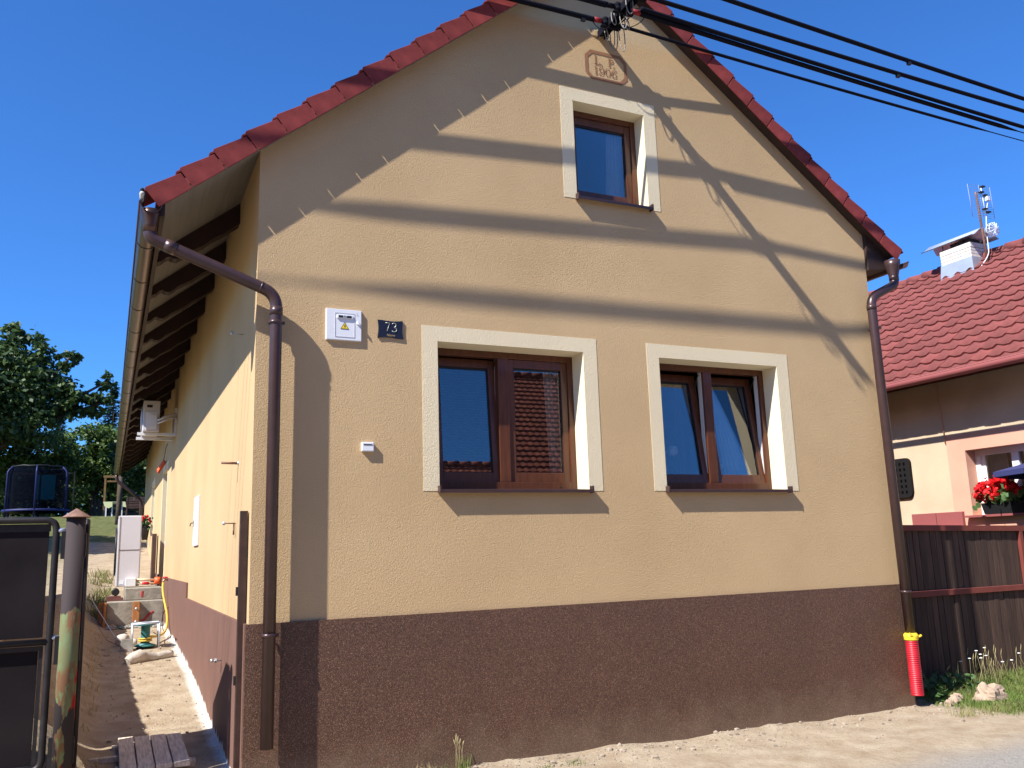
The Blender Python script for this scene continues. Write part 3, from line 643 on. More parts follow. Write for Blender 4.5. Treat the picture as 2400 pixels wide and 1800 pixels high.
np_ = empty('number_plate', (1.02, 0, 2.822), 'dark navy house number plate reading 73 beside the meter box', 'house number')
m = MB(); pts = []
for (xa, za, xb, zb, bow) in ((.915, 2.830, 1.120, 2.824, .010), (1.124, 2.830, 1.122, 2.972, .008), (1.118, 2.976, .920, 2.978, .010), (.916, 2.972, .914, 2.836, .008)):
    for i in range(6):
        t_ = i/6; nx_, nz_ = -(zb-za), (xb-xa); ln = math.hypot(nx_, nz_); k = 4*t_*(1-t_)*bow
        pts.append((xa+(xb-xa)*t_+nx_/ln*k, -0.012, za+(zb-za)*t_+nz_/ln*k))
m.prism(pts, (0, .012, 0)); m.build('plate', M_navy, np_)
m = MB(); yy_ = -.0135
m.tube([(.978, yy_, 2.951), (1.012, yy_, 2.952), (1.000, yy_, 2.918), (.990, yy_, 2.884)], .0026, 6)
m.tube([(1.030, yy_, 2.945), (1.042, yy_, 2.953), (1.056, yy_, 2.952), (1.064, yy_, 2.942), (1.060, yy_, 2.928), (1.047, yy_, 2.920), (1.062, yy_, 2.914), (1.069, yy_, 2.900), (1.060, yy_, 2.886), (1.044, yy_, 2.882), (1.030, yy_, 2.889)], .0026, 6)
m.build('number', M_silver, np_)
text_mesh('Nzova', .026, Matrix.Translation((1.020, -.0128, 2.846)) @ FRONT, 'lettering', mat('gold_paint', (.45, .30, .14), .5), np_, .0006, .3)

se = empty('outdoor_sensor', (.833, 0, 1.938), 'small white plastic temperature sensor box on the facade left of the window', 'sensor')
m = MB(); m.box(.786, .880, -.030, .002, 1.938, 2.008); m.build('case', M_white, se, bevel=.006)
m = MB(); m.box(.800, .866, -.0325, -.0302, 1.985, 1.992); m.build('slot', M_black, se)

# painted date panel L. P. 1906
dp = empty('date_panel', (3.14, 0, 5.47), 'ochre painted frame with L. P. 1906 high on the gable', 'inscription')
def band_poly(m, outer, inner, y):
    n = len(outer)
    for i in range(n):
        j = (i+1) % n; m.poly([(outer[i][0], y, outer[i][1]), (outer[j][0], y, outer[j][1]), (inner[j][0], y, inner[j][1]), (inner[i][0], y, inner[i][1])])
def octo(x0, x1, z0, z1, c): return [(x0+c, z0), (x1-c, z0), (x1, z0+c), (x1, z1-c), (x1-c, z1), (x0+c, z1), (x0, z1-c), (x0, z0+c)]
m = MB(); band_poly(m, octo(2.912, 3.368, 5.468, 5.770, .062), octo(2.944, 3.336, 5.500, 5.738, .050), -.0035); m.build('frame', M_terra, dp)
def strokes(m, segs, y=-.0035):
    for s in segs:
        if s[0] == 'r': _, x0, x1, z0, z1 = s; m.poly([(x0, y, z0), (x1, y, z0), (x1, y, z1), (x0, y, z1)])
        if s[0] == 'o':
            _, cx, cz, rx, rz, tx, tz = s; n = 24
            o = [(cx+rx*math.cos(2*math.pi*i/n), cz+rz*math.sin(2*math.pi*i/n)) for i in range(n)]; q = [(cx+(rx-tx)*math.cos(2*math.pi*i/n), cz+(rz-tz)*math.sin(2*math.pi*i/n)) for i in range(n)]
            band_poly(m, o, q, y-.0002)
        if s[0] == 'a':
            _, cx, cz, rx, rz, a0, a1, w0, w1 = s; n = 14
            for i in range(n):
                A = R(a0+(a1-a0)*i/n); B = R(a0+(a1-a0)*(i+1)/n); wa = w0+(w1-w0)*i/n; wb = w0+(w1-w0)*(i+1)/n
                m.poly([(cx+rx*math.cos(A), y-.0004, cz+rz*math.sin(A)), (cx+rx*math.cos(B), y-.0004, cz+rz*math.sin(B)), (cx+(rx-wb)*math.cos(B), y-.0004, cz+(rz-wb)*math.sin(B)), (cx+(rx-wa)*math.cos(A), y-.0004, cz+(rz-wa)*math.sin(A))])
zt, zb_ = 5.628, 5.722
m = MB()
strokes(m, [('r', 3.022, 3.038, zt+.006, zb_-.005), ('r', 3.012, 3.046, zb_-.005, zb_), ('r', 3.012, 3.074, zt, zt+.009), ('r', 3.066, 3.074, zt+.006, zt+.028), ('o', 3.092, zt+.006, .008, .008, .0079, .0079)])
strokes(m, [('r', 3.172, 3.188, zt+.005, zb_-.005), ('r', 3.162, 3.196, zt, zt+.005), ('r', 3.162, 3.186, zb_-.005, zb_), ('a', 3.190, zb_-.027, .036, .027, 90, -90, .006, .016), ('r', 3.186, 3.192, zb_-.006, zb_), ('r', 3.186, 3.192, zb_-.054, zb_-.048), ('o', 3.226, zt+.006, .008, .008, .0079, .0079)])
z0, z1_ = 5.525, 5.610; zc = (z0+z1_)/2
strokes(m, [('r', 3.020, 3.036, z0+.005, z1_), ('r', 3.008, 3.046, z0, z0+.005), ('r', 3.010, 3.020, z1_-.016, z1_-.010)])
strokes(m, [('o', 3.088, z1_-.028, .029, .029, .012, .006), ('a', 3.080, z0+.048, .036, .048, 22, -100, .013, .006), ('o', 3.066, z0+.010, .008, .008, .0079, .0079)])
strokes(m, [('o', 3.156, zc, .031, .0425, .013, .005)])
strokes(m, [('o', 3.224, z0+.028, .029, .029, .012, .006), ('a', 3.232, z1_-.048, .036, .048, 202, 80, .013, .006), ('o', 3.246, z1_-.010, .008, .008, .0079, .0079)])
m.build('lettering', M_terra, dp)

# ------------------------------------------------------------------ service bracket and wires
br = empty('service_bracket', (3.1, 0, 5.94), 'black steel bracket with insulators and wire loops under the gable peak', 'bracket')
TZ = 0.05
def rod(L): return Vector((3.1, -L, 5.945+TZ*L))
m = MB(); u = rod(1.05)
m.hexa([(3.060, 0.02, 5.905), (3.066, 0.02, 5.905), (3.066, -1.05, 5.957), (3.060, -1.05, 5.957), (3.060, 0.02, 5.975), (3.066, 0.02, 5.975), (3.066, -1.05, 6.027), (3.060, -1.05, 6.027)])
m.hexa([(3.134, 0.02, 5.905), (3.140, 0.02, 5.905), (3.140, -1.05, 5.957), (3.134, -1.05, 5.957), (3.134, 0.02, 5.975), (3.140, 0.02, 5.975), (3.140, -1.05, 6.027), (3.134, -1.05, 6.027)])
m.hexa([(3.066, 0.02, 5.968), (3.134, 0.02, 5.968), (3.134, -1.05, 6.020), (3.066, -1.05, 6.020), (3.066, 0.02, 5.974), (3.134, 0.02, 5.974), (3.134, -1.05, 6.026), (3.066, -1.05, 6.026)])
m.build('arm', M_cable, br)
m = MB(); m.sphere((3.045, -.004, 5.955), .05, 12, 8, .5, (1.1, .15, .8)); m.build('mortar_patch', M_facade, br)
LS = [0.18, 0.40, 0.62, 0.88]
for L in LS:
    p = rod(L); m = MB(); m.lathe((p.x+.055, p.y, p.z-.03), [(.018, 0), (.034, .012), (.036, .03), (.022, .04), (.034, .052), (.032, .075), (.014, .09)], 12); m.lathe((p.x-.055, p.y, p.z-.03), [(.018, 0), (.034, .012), (.036, .03), (.022, .04), (.034, .052), (.032, .075), (.014, .09)], 12)
    m.box(p.x-.10, p.x+.10, p.y-.018, p.y+.018, p.z-.045, p.z-.03); m.build('insulator', M_cable, br)
    m = MB()
    pass
    for sx in (-1, 1):
        m = MB(); m.tube([(p.x+sx*.10, p.y, p.z+.01), (p.x+sx*.18, p.y, p.z+.006)], .024, 10)
        m.build('clamp', mat('clamp_red', (.26, .008, .012), .6) if (L, sx) in ((.18, -1), (.40, 1), (.62, -1)) else M_cable, br)
M_loop = mat('loop_grey', (.20, .19, .17), .5)
for k in range(14):
    m = MB(); L = random.choice(LS)+random.uniform(-.1, .12); p = rod(L); dx = random.uniform(-.12, .12); dr_ = random.uniform(.12, .34)
    m.tube(bez(p+Vector((dx, 0, .01)), p+Vector((dx-.04, -.03, -dr_)), p+Vector((dx+.06, -.05, -dr_*1.25)), p+Vector((dx+random.uniform(-.03, .05), -.04, -.01)), 12), .0052, 5); m.build('wire_loop', M_loop, br)
m = MB(); m.tube(bez((3.09, -.01, 5.93), (3.13, -.09, 5.90), (3.16, -.20, 5.93), rod(.40)+Vector((.1, 0, 0)), 10), .007, 6); m.build('jumper_wire', M_cable, br)
m = MB(); m.tube(bez(rod(.18)+Vector((-.2, 0, 0)), rod(.18)+Vector((-.14, -.02, -.16)), rod(.20)+Vector((-.03, -.02, -.08)), rod(.22), 10), .004, 5); m.build('jumper_wire', M_cable, br)
m = MB(); m.tube(bez(rod(.40)+Vector((.14, 0, .05)), rod(.42)+Vector((.30, 0, .10)), rod(.42)+Vector((.26, 0, -.14)), rod(.22)+Vector((.05, 0, -.06)), 12), .004, 5); m.build('jumper_wire', M_cable, br)
m = MB(); m.tube(bez(rod(.62)+Vector((-.06, 0, 0)), rod(.60)+Vector((-.05, -.05, -.22)), rod(.40)+Vector((-.02, -.05, -.26)), rod(.40), 14), .005, 5)
m.build('jumper_wire', M_cable, br)
def wire(a, d, length, sagk, r, name, label, spacers=(), thin=None, sleeve=None):
    a = Vector(a); pts = []
    for i in range(121):
        t_ = length*(i/120)**1.6; pts.append(a+Vector(d)*t_+Vector((0, 0, sagk*t_*t_)))
    rr = r if thin is None else [r+(thin-r)*sstep(3.6, 5.4, (p-a).length) for p in pts]
    if sleeve: rr = [r if (p-a).length < sleeve else .006 for p in pts]
    m = MB(); m.tube(pts, rr, 8)
    w = empty(name, a, label, 'cable'); m.build('conductor', M_cable, w)
    for s_ in spacers:
        p = a+Vector(d)*s_+Vector((0, 0, sagk*s_*s_)); c = MB(); c.box(p.x-.02, p.x+.02, p.y-.015, p.y+.015, p.z-.045, p.z+.012); c.build('tag', M_black, w)
    return w
RD = [((1, .0265, -.012), 0.0), ((1, .001, -.046), 0.0), ((1, -.006, -.034), 0.0), ((1, .032, -.018), 0.0)]
lab = ['lowest black wire running right from the bracket closest to the wall', 'thick lower cable of the close pair running right from the bracket', 'second wire from the top running right across the sky', 'uppermost black wire running right across the sky']
for i, L in enumerate(LS):
    d, k = RD[i]; wire(rod(L)+Vector((.17, 0, .006)), d, 60, 0.0012, (.016, .023, .021, .021)[i], 'overhead_wire', lab[i], ((), (), (3.0,), (3.0,))[i], sleeve=(4.95, 5.1, 5.5, None)[i])
wire(rod(.435)+Vector((.17, 0, .030)), (1, .001, -.042), 60, .0012, .021, 'overhead_wire', 'thick upper cable of the close pair running right from the bracket', sleeve=5.4)
labl = ['black wire running left from the bracket nearest to the wall', 'second wire from the wall running left from the bracket', 'third wire from the wall running left from the bracket', 'outermost wire running left from the bracket']
for i, L in enumerate(LS):
    wire(rod(L)+Vector((-.17, 0, .006)), (-1, (.004, -.017, -.013, -.001)[i], (-.005, -.015, -.012, -.012)[i]), 60, .001, (.024, .027, .027, .028)[i], 'overhead_wire', labl[i], ((.12,), (), (), ())[i], thin=.005)

# ------------------------------------------------------------------ sparrow on the gutter
bird = empty('bird', (-.80, -.16, 3.645), 'small pale breasted bird with a dark head perched on the gutter end', 'bird')
def skin(name, verts, edges, radii, m, parent, sub=2):
    me = bpy.data.meshes.new(name); base = WORLD[parent.name]; me.from_pydata([Vector(v)-base for v in verts], edges, []); o = bpy.data.objects.new(name, me); col.objects.link(o)
    md = o.modifiers.new('skin', 'SKIN'); md.use_smooth_shade = True
    for i, r in enumerate(radii): me.skin_vertices[0].data[i].radius = (r, r)
    me.skin_vertices[0].data[0].use_root = True
    s2 = o.modifiers.new('sub', 'SUBSURF'); s2.levels = sub; s2.render_levels = sub
    dg = bpy.context.evaluated_depsgraph_get(); nm = bpy.data.meshes.new_from_object(o.evaluated_get(dg)); bpy.data.objects.remove(o)
    nm.materials.clear(); nm.materials.append(m); nm.polygons.foreach_set('use_smooth', [True]*len(nm.polygons))
    o = bpy.data.objects.new(name, nm); col.objects.link(o); o.parent = parent; WORLD[o.name] = base.copy(); return o
def bird_mat():
    m = bpy.data.materials.new('plumage'); m.use_nodes = True; n = m.node_tree.nodes; l = m.node_tree.links; p = n['Principled BSDF']; p.inputs['Roughness'].default_value = .8
    tc = n.new('ShaderNodeTexCoord'); s = n.new('ShaderNodeSeparateXYZ'); l.new(tc.outputs['Object'], s.inputs[0])
    r1 = n.new('ShaderNodeValToRGB'); r1.color_ramp.interpolation = 'CONSTANT'; e = r1.color_ramp.elements; e[0].color = (.55, .52, .46, 1); e[1].position = .118; e[1].color = (.015, .015, .02, 1); l.new(s.outputs[2], r1.inputs[0])
    gt = n.new('ShaderNodeMath'); gt.operation = 'GREATER_THAN'; gt.inputs[1].default_value = .008; ad = n.new('ShaderNodeMath'); ad.operation = 'MULTIPLY_ADD'; ad.inputs[1].default_value = 0.35; l.new(s.outputs[2], ad.inputs[0]); l.new(s.outputs[1], ad.inputs[2]); 
    su = n.new('ShaderNodeMath'); su.operation = 'SUBTRACT'; su.inputs[1].default_value = .018; l.new(ad.outputs[0], su.inputs[0]); l.new(su.outputs[0], gt.inputs[0])
    mx = n.new('ShaderNodeMixRGB'); l.new(gt.outputs[0], mx.inputs[0]); l.new(r1.outputs[0], mx.inputs[1]); mx.inputs[2].default_value = (.06, .06, .07, 1); l.new(mx.outputs[0], p.inputs['Base Color']); return m
skin('body', [(-.815, -.165, 3.672), (-.815, -.168, 3.695), (-.815, -.167, 3.712), (-.813, -.148, 3.660), (-.811, -.12, 3.645)], [(0, 1), (1, 2), (0, 3), (3, 4)], [.019, .019, .012, .012, .006], mat('breast_pale', (.50, .47, .40), .9, .2, 60), bird)
m = MB(); m.sphere((-.815, -.168, 3.722), .0145, 10, 8, 0, (1, 1.1, .95)); m.build('head', mat('bird_dark', (.02, .02, .024), .8), bird)
m = MB(); m.sphere((-.798, -.158, 3.680), .02, 10, 8, 0, (.45, .9, 1.5)); m.sphere((-.815, -.145, 3.684), .02, 10, 8, 0, (.9, .45, 1.4)); m.tube([(-.805, -.14, 3.665), (-.803, -.11, 3.628)], [.009, .004], 6); m.build('wing', MATS['bird_dark'], bird)
m = MB(); m.tube([(-.815, -.182, 3.721), (-.816, -.194, 3.719)], [.004, .0006], 6); m.build('beak', M_black, bird)
for dx in (-.006, .006): m = MB(); m.tube([(-.815+dx, -.166, 3.66), (-.818+dx, -.166, 3.644)], .002, 5); m.build('leg', M_black, bird)

# ------------------------------------------------------------------ side wall fittings
m = MB(); m.box(-.020, .0, 3.85, 4.37, 1.33, 1.88); cb = tag(m.build('wall_cabinet', M_white, bevel=.004), 'flat white cabinet door set in the sunlit side wall', 'cabinet')
m = MB(); m.box(-.024, -.0205, 4.30, 4.32, 1.55, 1.62); m.build('latch', M_steel, cb)
m = MB(); m.tube([(0, 4.52, 1.60), (-.03, 4.52, 1.60), (-.03, 4.62, 1.59), (-.03, 4.66, 1.57)], .006, 6); m.build('hook', M_steel, cb)
hooks = [('hook', .699, 2.952, .09, 'grey wall pin highest on the side wall near the corner'), ('hook', .766, 1.918, .13, 'flat grey wall bracket halfway up the side wall near the corner'), ('hook', .826, 1.45, .09, 'small steel wall hook with a dangling end below the flat bracket')]
for i, (nm, y, z, ln, lb) in enumerate(hooks):
    w = empty('wall_hook', (0, y, z), lb, 'hook')
    m = MB(); m.tube([(.0, y, z), (-ln, y-.02, z)], (.004, .010, .005)[i], 8); m.build('pin', M_rust if i else M_zinc, w)
    m = MB(); m.lathe((-ln if i != 1 else 0, y-.02, z), [(.003, -.012), (.014, -.008), (.014, .008), (.003, .012)], 8, axis='x'); m.build('head', M_zinc, w)
    if i == 2: m = MB(); m.tube([(-.012, y, z), (-.014, y, z-.09)], .007, 6); m.build('end', M_rust, w)
w = empty('wall_bolt', (0, 1.293, .368), 'shiny threaded bolt sticking out of the side plinth', 'bolt')
m = MB(); m.tube([(-.02, 1.293, .368), (-.10, 1.28, .372)], .006, 8); m.build('shank', M_zinc, w)
m = MB(); m.lathe((-.075, 1.284, .371), [(.0, 0), (.02, .0), (.02, .014), (.0, .014)], 6, axis='x', smooth=False); m.lathe((-.105, 1.28, .372), [(.0, 0), (.016, .0), (.012, .016), (.0, .016)], 8, axis='x'); m.build('nut', mat('bright_zinc', (.7, .7, .68), .3, metal=.6), w)
# air conditioner on brackets
ac = empty('air_conditioner', (-.40, 8.1, 3.15), 'white air conditioner outdoor unit on wall brackets high on the side wall', 'air conditioner')
m = MB(); m.box(-.50, -.26, 8.10, 8.90, 3.155, 3.64); m.build('case', M_grayw, ac, bevel=.012)
m = MB(); m.box(-.46, -.30, 8.085, 8.0995, 3.19, 3.46); m.box(-.40, -.30, 8.07, 8.0845, 3.22, 3.42); m.build('service_cover', M_white, ac, bevel=.006)
m = MB(); m.box(-.45, -.37, 8.09, 8.0985, 3.53, 3.57); m.build('grip', M_steel, ac)
m = MB(); m.lathe((-.505, 8.5, 3.40), [(.20, 0), (.20, -.012), (.04, -.02)], 20, axis='x'); m.build('fan_grille', M_grayw, ac)
for y in (8.22, 8.78): m = MB(); m.box(-.57, 0, y-.02, y+.02, 3.105, 3.15); m.box(-.035, 0, y-.02, y+.02, 3.15, 3.55); m.build('bracket', M_white, ac)
m = MB(); m.tube(bez((-.30, 8.09, 3.33), (-.2, 8.0, 3.34), (-.12, 8.1, 3.45), (0, 8.25, 3.46)), .018, 8); m.tube(bez((-.30, 8.09, 3.28), (-.2, 8.0, 3.30), (-.12, 8.06, 3.38), (0, 8.2, 3.40)), .014, 8); m.build('pipe', M_white, ac)
m = MB()
for k in range(5): m.sphere((-.04-.02*k, 10.62+.02*k, 2.93-.035*k), .045, 8, 6, .5, (.7, 1.6, 1))
tag(m.build('plastic_bag', M_orange), 'crumpled orange plastic wrapped round the lamp wire above the side door', 'wrapping')
m = MB(); m.tube(bez((-.005, 10.4, 3.25), (-.05, 10.45, 3.15), (-.02, 10.55, 3.1), (-.05, 10.6, 2.98)), .006, 6); tag(m.build('loose_wire', M_cable), 'thin black wire hanging out of the side wall above the door', 'wire')
m = MB(); m.box(-.012, 0, 9.86, 9.93, 1.42, 1.50); tag(m.build('light_switch', M_white), 'small white switch beside the side door', 'switch')
m = MB(); m.box(-.10, -.03, 12.2, 12.62, .55, 1.70); tag(m.build('dark_board', M_dwood), 'dark brown upright board leaning by the side door', 'board')
fp = empty('flower_pot', (-.10, 15.6, 1.66), 'small red flowers in a dark hanging pot by the side window', 'flower pot')
m = MB(); m.lathe((-.12, 15.75, 1.66), [(.06, 0), (.10, .30), (.10, .32)], 12); m.build('pot', M_steel, fp)
m = MB()
for k in range(60): m.sphere((-.12+random.gauss(0, .07), 15.75+random.gauss(0, .07), 2.03+random.gauss(0, .07)), .03, 5, 3)
m.build('leaves', M_weed, fp)
m = MB()
for k in range(9): m.sphere((-.12+random.gauss(0, .07), 15.75+random.gauss(0, .07), 2.17+random.gauss(0, .05)), .035, 6, 4)
m.build('blossom', M_geran, fp)

# ------------------------------------------------------------------ heat pump on stepped concrete base
cbk = empty('concrete_base', (-.43, 9.5, .1), 'raw stepped concrete base with timber formwork strips beside the side wall', 'concrete base')
m = MB(); m.box(-.865, -.025, 9.20, 10.6, -.1, .55); m.build('lower_block', M_conc, cbk, bevel=.012)
m = MB(); m.box(-.60, -.03, 9.55, 10.6, .552, .745); m.build('upper_block', M_conc, cbk, bevel=.012)
m = MB()
for k in range(14): m.sphere((-.40+.016*k+random.gauss(0, .006), 9.1965, .18+.014*k+random.gauss(0, .008)), .022, 8, 5, 0, (1, .12, .8))
for k in range(3): m.sphere((-.34+random.gauss(0, .01), 9.5465, .62+.03*k), .022, 8, 5, 0, (1, .12, .9))
m.build('red_mark', mat('red_spray', (.42, .05, .045), .9, .4, 30), cbk)
m = MB(); m.box(-.485, -.385, 9.13, 9.197, .12, .545); fs = m.build('form_strip', M_form, cbk, bevel=.003)
for (x0, x1, y0) in ((-.905, -.868, 9.16), (-.945, -.915, 9.24), (-.985, -.955, 9.36)):
    m = MB(); m.box(x0, x1, y0, y0+.06, .10, .55); m.build('form_strip', M_form, cbk)
m = MB()
for z in (.24, .44): m.tube([(-.435, 9.13, z), (-.435, 9.05, z-.005)], .008, 6); m.sphere((-.435, 9.06, z), .022, 8, 5)
m.build('form_tie', M_zinc, cbk)
hp = empty('heat_pump', (-.55, 10.5, .75), 'tall pale grey heat pump cabinet standing on the concrete base', 'heat pump')
m = MB(); m.box(-.745, -.37, 10.30, 11.3, .76, 1.965); m.build('case', M_grayw, hp, bevel=.02)
m = MB(); m.box(-.75, -.725, 10.29, 10.2985, .77, 1.96); m.build('edge_trim', M_white, hp)
m = MB(); m.box(-.715, -.375, 10.294, 10.2985, 1.375, 1.381); m.build('seam', M_steel, hp)
m = MB(); m.box(-.59, -.43, 10.16, 10.2985, .765, .90); m.build('junction_box', M_white, hp, bevel=.006)
m = MB(); m.box(-.69, -.62, 10.296, 10.2985, .80, .87); m.build('sticker', M_white, hp)
m = MB(); m.lathe((-.78, 10.9, 1.36), [(.42, 0), (.42, .03), (.05, .034)], 24, axis='x'); m.build('fan_grille', M_steel, hp)
m = MB()
for z, y in ((.87, 10.24), (.81, 10.20)): m.tube([(-.43, y, z), (-.10, y+.05, z-.015)], .018, 8)
m.build('pipe', M_band, hp)
m = MB(); m.tube([(-.33, 10.20, .808), (-.22, 10.22, .80)], .026, 10); m.build('pipe_sleeve', M_red, hp)
m = MB(); m.lathe((-.13, 10.25, .84), [(.06, 0), (.065, .06), (.06, .10)], 14, axis='x'); m.build('wall_cap', M_orange, hp)
m = MB(); m.box(-.88, -.62, 9.62, 9.95, .552, .595); m.box(-.88, -.66, 9.66, 9.95, .597, .625); tag(m.build('roof_tile_stack', mat('brown_tile', (.16, .06, .05), .6, .2, 8)), 'two brown tiles lying on the concrete base', 'tiles')
m = MB(); pr = []
for i in range(14): pr += [(.05, i*.02), (.06, i*.02+.006), (.06, i*.02+.013)]
m.lathe((-.74, 9.72, .69), pr, 14, axis='y'); tag(m.build('black_duct', M_black), 'short black corrugated duct lying on the brown tiles', 'duct')
# tap, hose and reel
tp = empty('garden_tap', (0, 8.42, .88), 'brass tap with red handle on the side plinth', 'tap')
m = MB(); m.tube(rounded([(0, 8.42, .885), (-.09, 8.42, .885), (-.09, 8.42, .82)], .03), .014, 8); m.build('spout', mat('brass', (.5, .33, .18), .4, metal=.6), tp)
m = MB(); m.sphere((-.06, 8.40, .92), .03, 8, 6, 0, (1.3, 1, .5)); m.build('handle', M_red, tp)
hz = ground_z
m = MB(); m.tube(bez((-.09, 8.42, .84), (-.12, 8.2, .62), (-.02, 8.0, .45), (-.06, 7.6, .28), 14)+bez((-.06, 7.6, .28), (-.08, 7.2, .16), (-.20, 6.6, hz(-.2, 6.6)+.06), (-.36, 6.35, hz(-.36, 6.35)+.12), 12)[1:], .016, 8)
m.tube([(-.52, 6.5, hz(-.52, 6.5)+.03), (-.6, 7.0, hz(-.6, 7)+.03), (-.72, 7.5, hz(-.72, 7.5)+.03)], .015, 8); tag(m.build('garden_hose', mat('hose_yellow', (.62, .40, .05), .5)), 'yellow garden hose hanging from the tap down to the reel', 'hose')
m = MB(); m.tube(bez((-.0, 8.0, .50), (-.1, 8, .45), (-.16, 7.6, .35), (-.12, 7.3, .2), 10)+bez((-.12, 7.3, .2), (-.14, 6.9, .14), (-.24, 6.5, .2), (-.30, 6.3, .26), 8)[1:], .005, 5); tag(m.build('thin_cable', M_cable), 'thin black cable curving from the plinth to the hose reel', 'cable')
rl = empty('hose_reel', (-.42, 6.2, hz(-.42, 6.2)), 'teal hose reel in a grey steel frame standing on the sandy path', 'hose reel')
g0 = hz(-.42, 6.2)
m = MB(); m.lathe((-.40, 6.2, g0), [(.13, .02), (.13, .035), (.055, .06), (.055, .27), (.12, .285), (.12, .30)], 18); m.build('drum', M_teal, rl)
m = MB()
for x, y in ((-.56, 6.05), (-.24, 6.05), (-.24, 6.35), (-.56, 6.35)): m.tube([(x, y, g0-.01), (x, y, g0+.31)], .011, 6)
m.tube([(-.56, 6.05, g0+.31), (-.24, 6.05, g0+.31), (-.24, 6.35, g0+.31), (-.56, 6.35, g0+.31), (-.56, 6.05, g0+.31)], .011, 6)
m.tube([(-.56, 6.2, g0+.31), (-.24, 6.2, g0+.31)], .009, 6); m.build('stand', M_zinc, rl)
m = MB()
for k in range(2): m.tube([(-.40+.075*math.cos(q/10*2*math.pi), 6.2+.075*math.sin(q/10*2*math.pi), g0+.09+k*.028) for q in range(11)], .012, 6)
m.build('hose_coil', MATS['hose_yellow'], rl)
m = MB(); zb = hz(-.62, 6.1); m.hexa([(-.70, 6.0, zb-.02), (-.54, 5.98, zb-.02), (-.54, 6.16, zb-.02), (-.70, 6.18, zb-.02), (-.685, 6.02, zb+.15), (-.55, 6.0, zb+.15), (-.55, 6.14, zb+.14), (-.675, 6.16, zb+.14)]); tag(m.build('stone_block', M_rubble, bevel=.008), 'pale grey stone block beside the hose reel on the path', 'block')
def sackmesh(x0, y0, x1, y1, r, name, label, ends=True):
    m = MB(); n = 16; pts = []; rr = []
    for i in range(n+1):
        t = i/n; x = x0+(x1-x0)*t; y = y0+(y1-y0)*t+.03*math.sin(5*t); k = r*(.55+.45*math.sin(math.pi*min(1, t*1.15+.1)))*(1+.18*math.sin(9*t+x))
        pts.append((x, y, hz(x, y)+k*.62)); rr.append(max(.02, k))
    m.tube(pts, rr, 14)
    m.v = [(v[0]+.018*noise.noise(Vector(v)*11), v[1]+.02*noise.noise(Vector(v)*10+Vector((5, 0, 0))), v[2]+.022*noise.noise(Vector(v)*12+Vector((0, 7, 0)))) for v in m.v]
    return tag(m.build(name, M_sack), label, 'sack')
sackmesh(-.64, 4.93, -.15, 5.33, .075, 'plastic_sack', 'long twisted dirty white sack lying across the sandy path')
sackmesh(-.72, 6.5, -.50, 6.55, .085, 'plastic_sack', 'crumpled greyish sack behind the stone block')
m = MB(); 
for k in range(70):
    x = random.uniform(-.82, -.03); y = random.uniform(8.7, 9.2); m.sphere((x, y, hz(x, y)+.012), random.uniform(.02, .06), 6, 4, .7, (1.2, 1, .7), False)
tag(m.build('rubble', M_rubble), kind='stuff')
m = MB(); m.tube([(-1.06, 8.2, .62), (-.75, 7.0, .18), (-.55, 6.4, .12)], .006, 5); tag(m.build('steel_rod', M_zinc), 'thin pale steel rod lying down the left bank', 'rod')
m = MB(); m.tube([(-1.04, 7.4, .42), (-.85, 6.8, .16), (-.62, 5.9, .10)], .005, 5); tag(m.build('steel_rod', M_rust), 'thin rusty steel rod lying below the pale one on the left bank', 'rod')
m = MB(); m.sphere((-.62, 8.8, hz(-.62, 8.8)+.02), .06, 7, 5, .6, (1.4, .8, .3)); tag(m.build('plastic_scrap', mat('green_scrap', (.05, .36, .24), .5)), 'small green plastic scrap at the foot of the concrete base', 'scrap')
# pallet of planks
pt = empty('plank_pallet', (-.52, 1.25, hz(-.52, 1.25)), 'grey wooden pallet of four planks lying at the front of the side path', 'pallet')
zb = hz(-.5, 1.25)+.03
for k in range(4):
    x0 = -.755+k*.118; m = MB(); dy = random.uniform(-.015, .015)
    m.hexa([(x0, .62+dy, zb-.02), (x0+.108, .62+dy, zb-.02), (x0+.108, 1.58+dy-.012*k, zb+.02), (x0, 1.58+dy-.012*k, zb+.02), (x0, .62+dy, zb+.012), (x0+.108, .62+dy, zb+.012), (x0+.108, 1.58+dy-.012*k, zb+.052), (x0, 1.58+dy-.012*k, zb+.052)])
    m.build('plank', M_plank, pt, bevel=.004)
m = MB(); m.box(-.80, -.28, 1.44, 1.53, zb-.05, zb+.01); m.box(-.78, -.24, .80, .89, zb-.08, zb-.022); m.build('bearer', M_plank, pt)
m = MB(); m.box(-.96, -.68, 1.12, 1.17, zb-.06, zb+.0); tag(m.build('loose_batten', M_plank), 'short loose batten lying left of the plank pallet', 'batten')

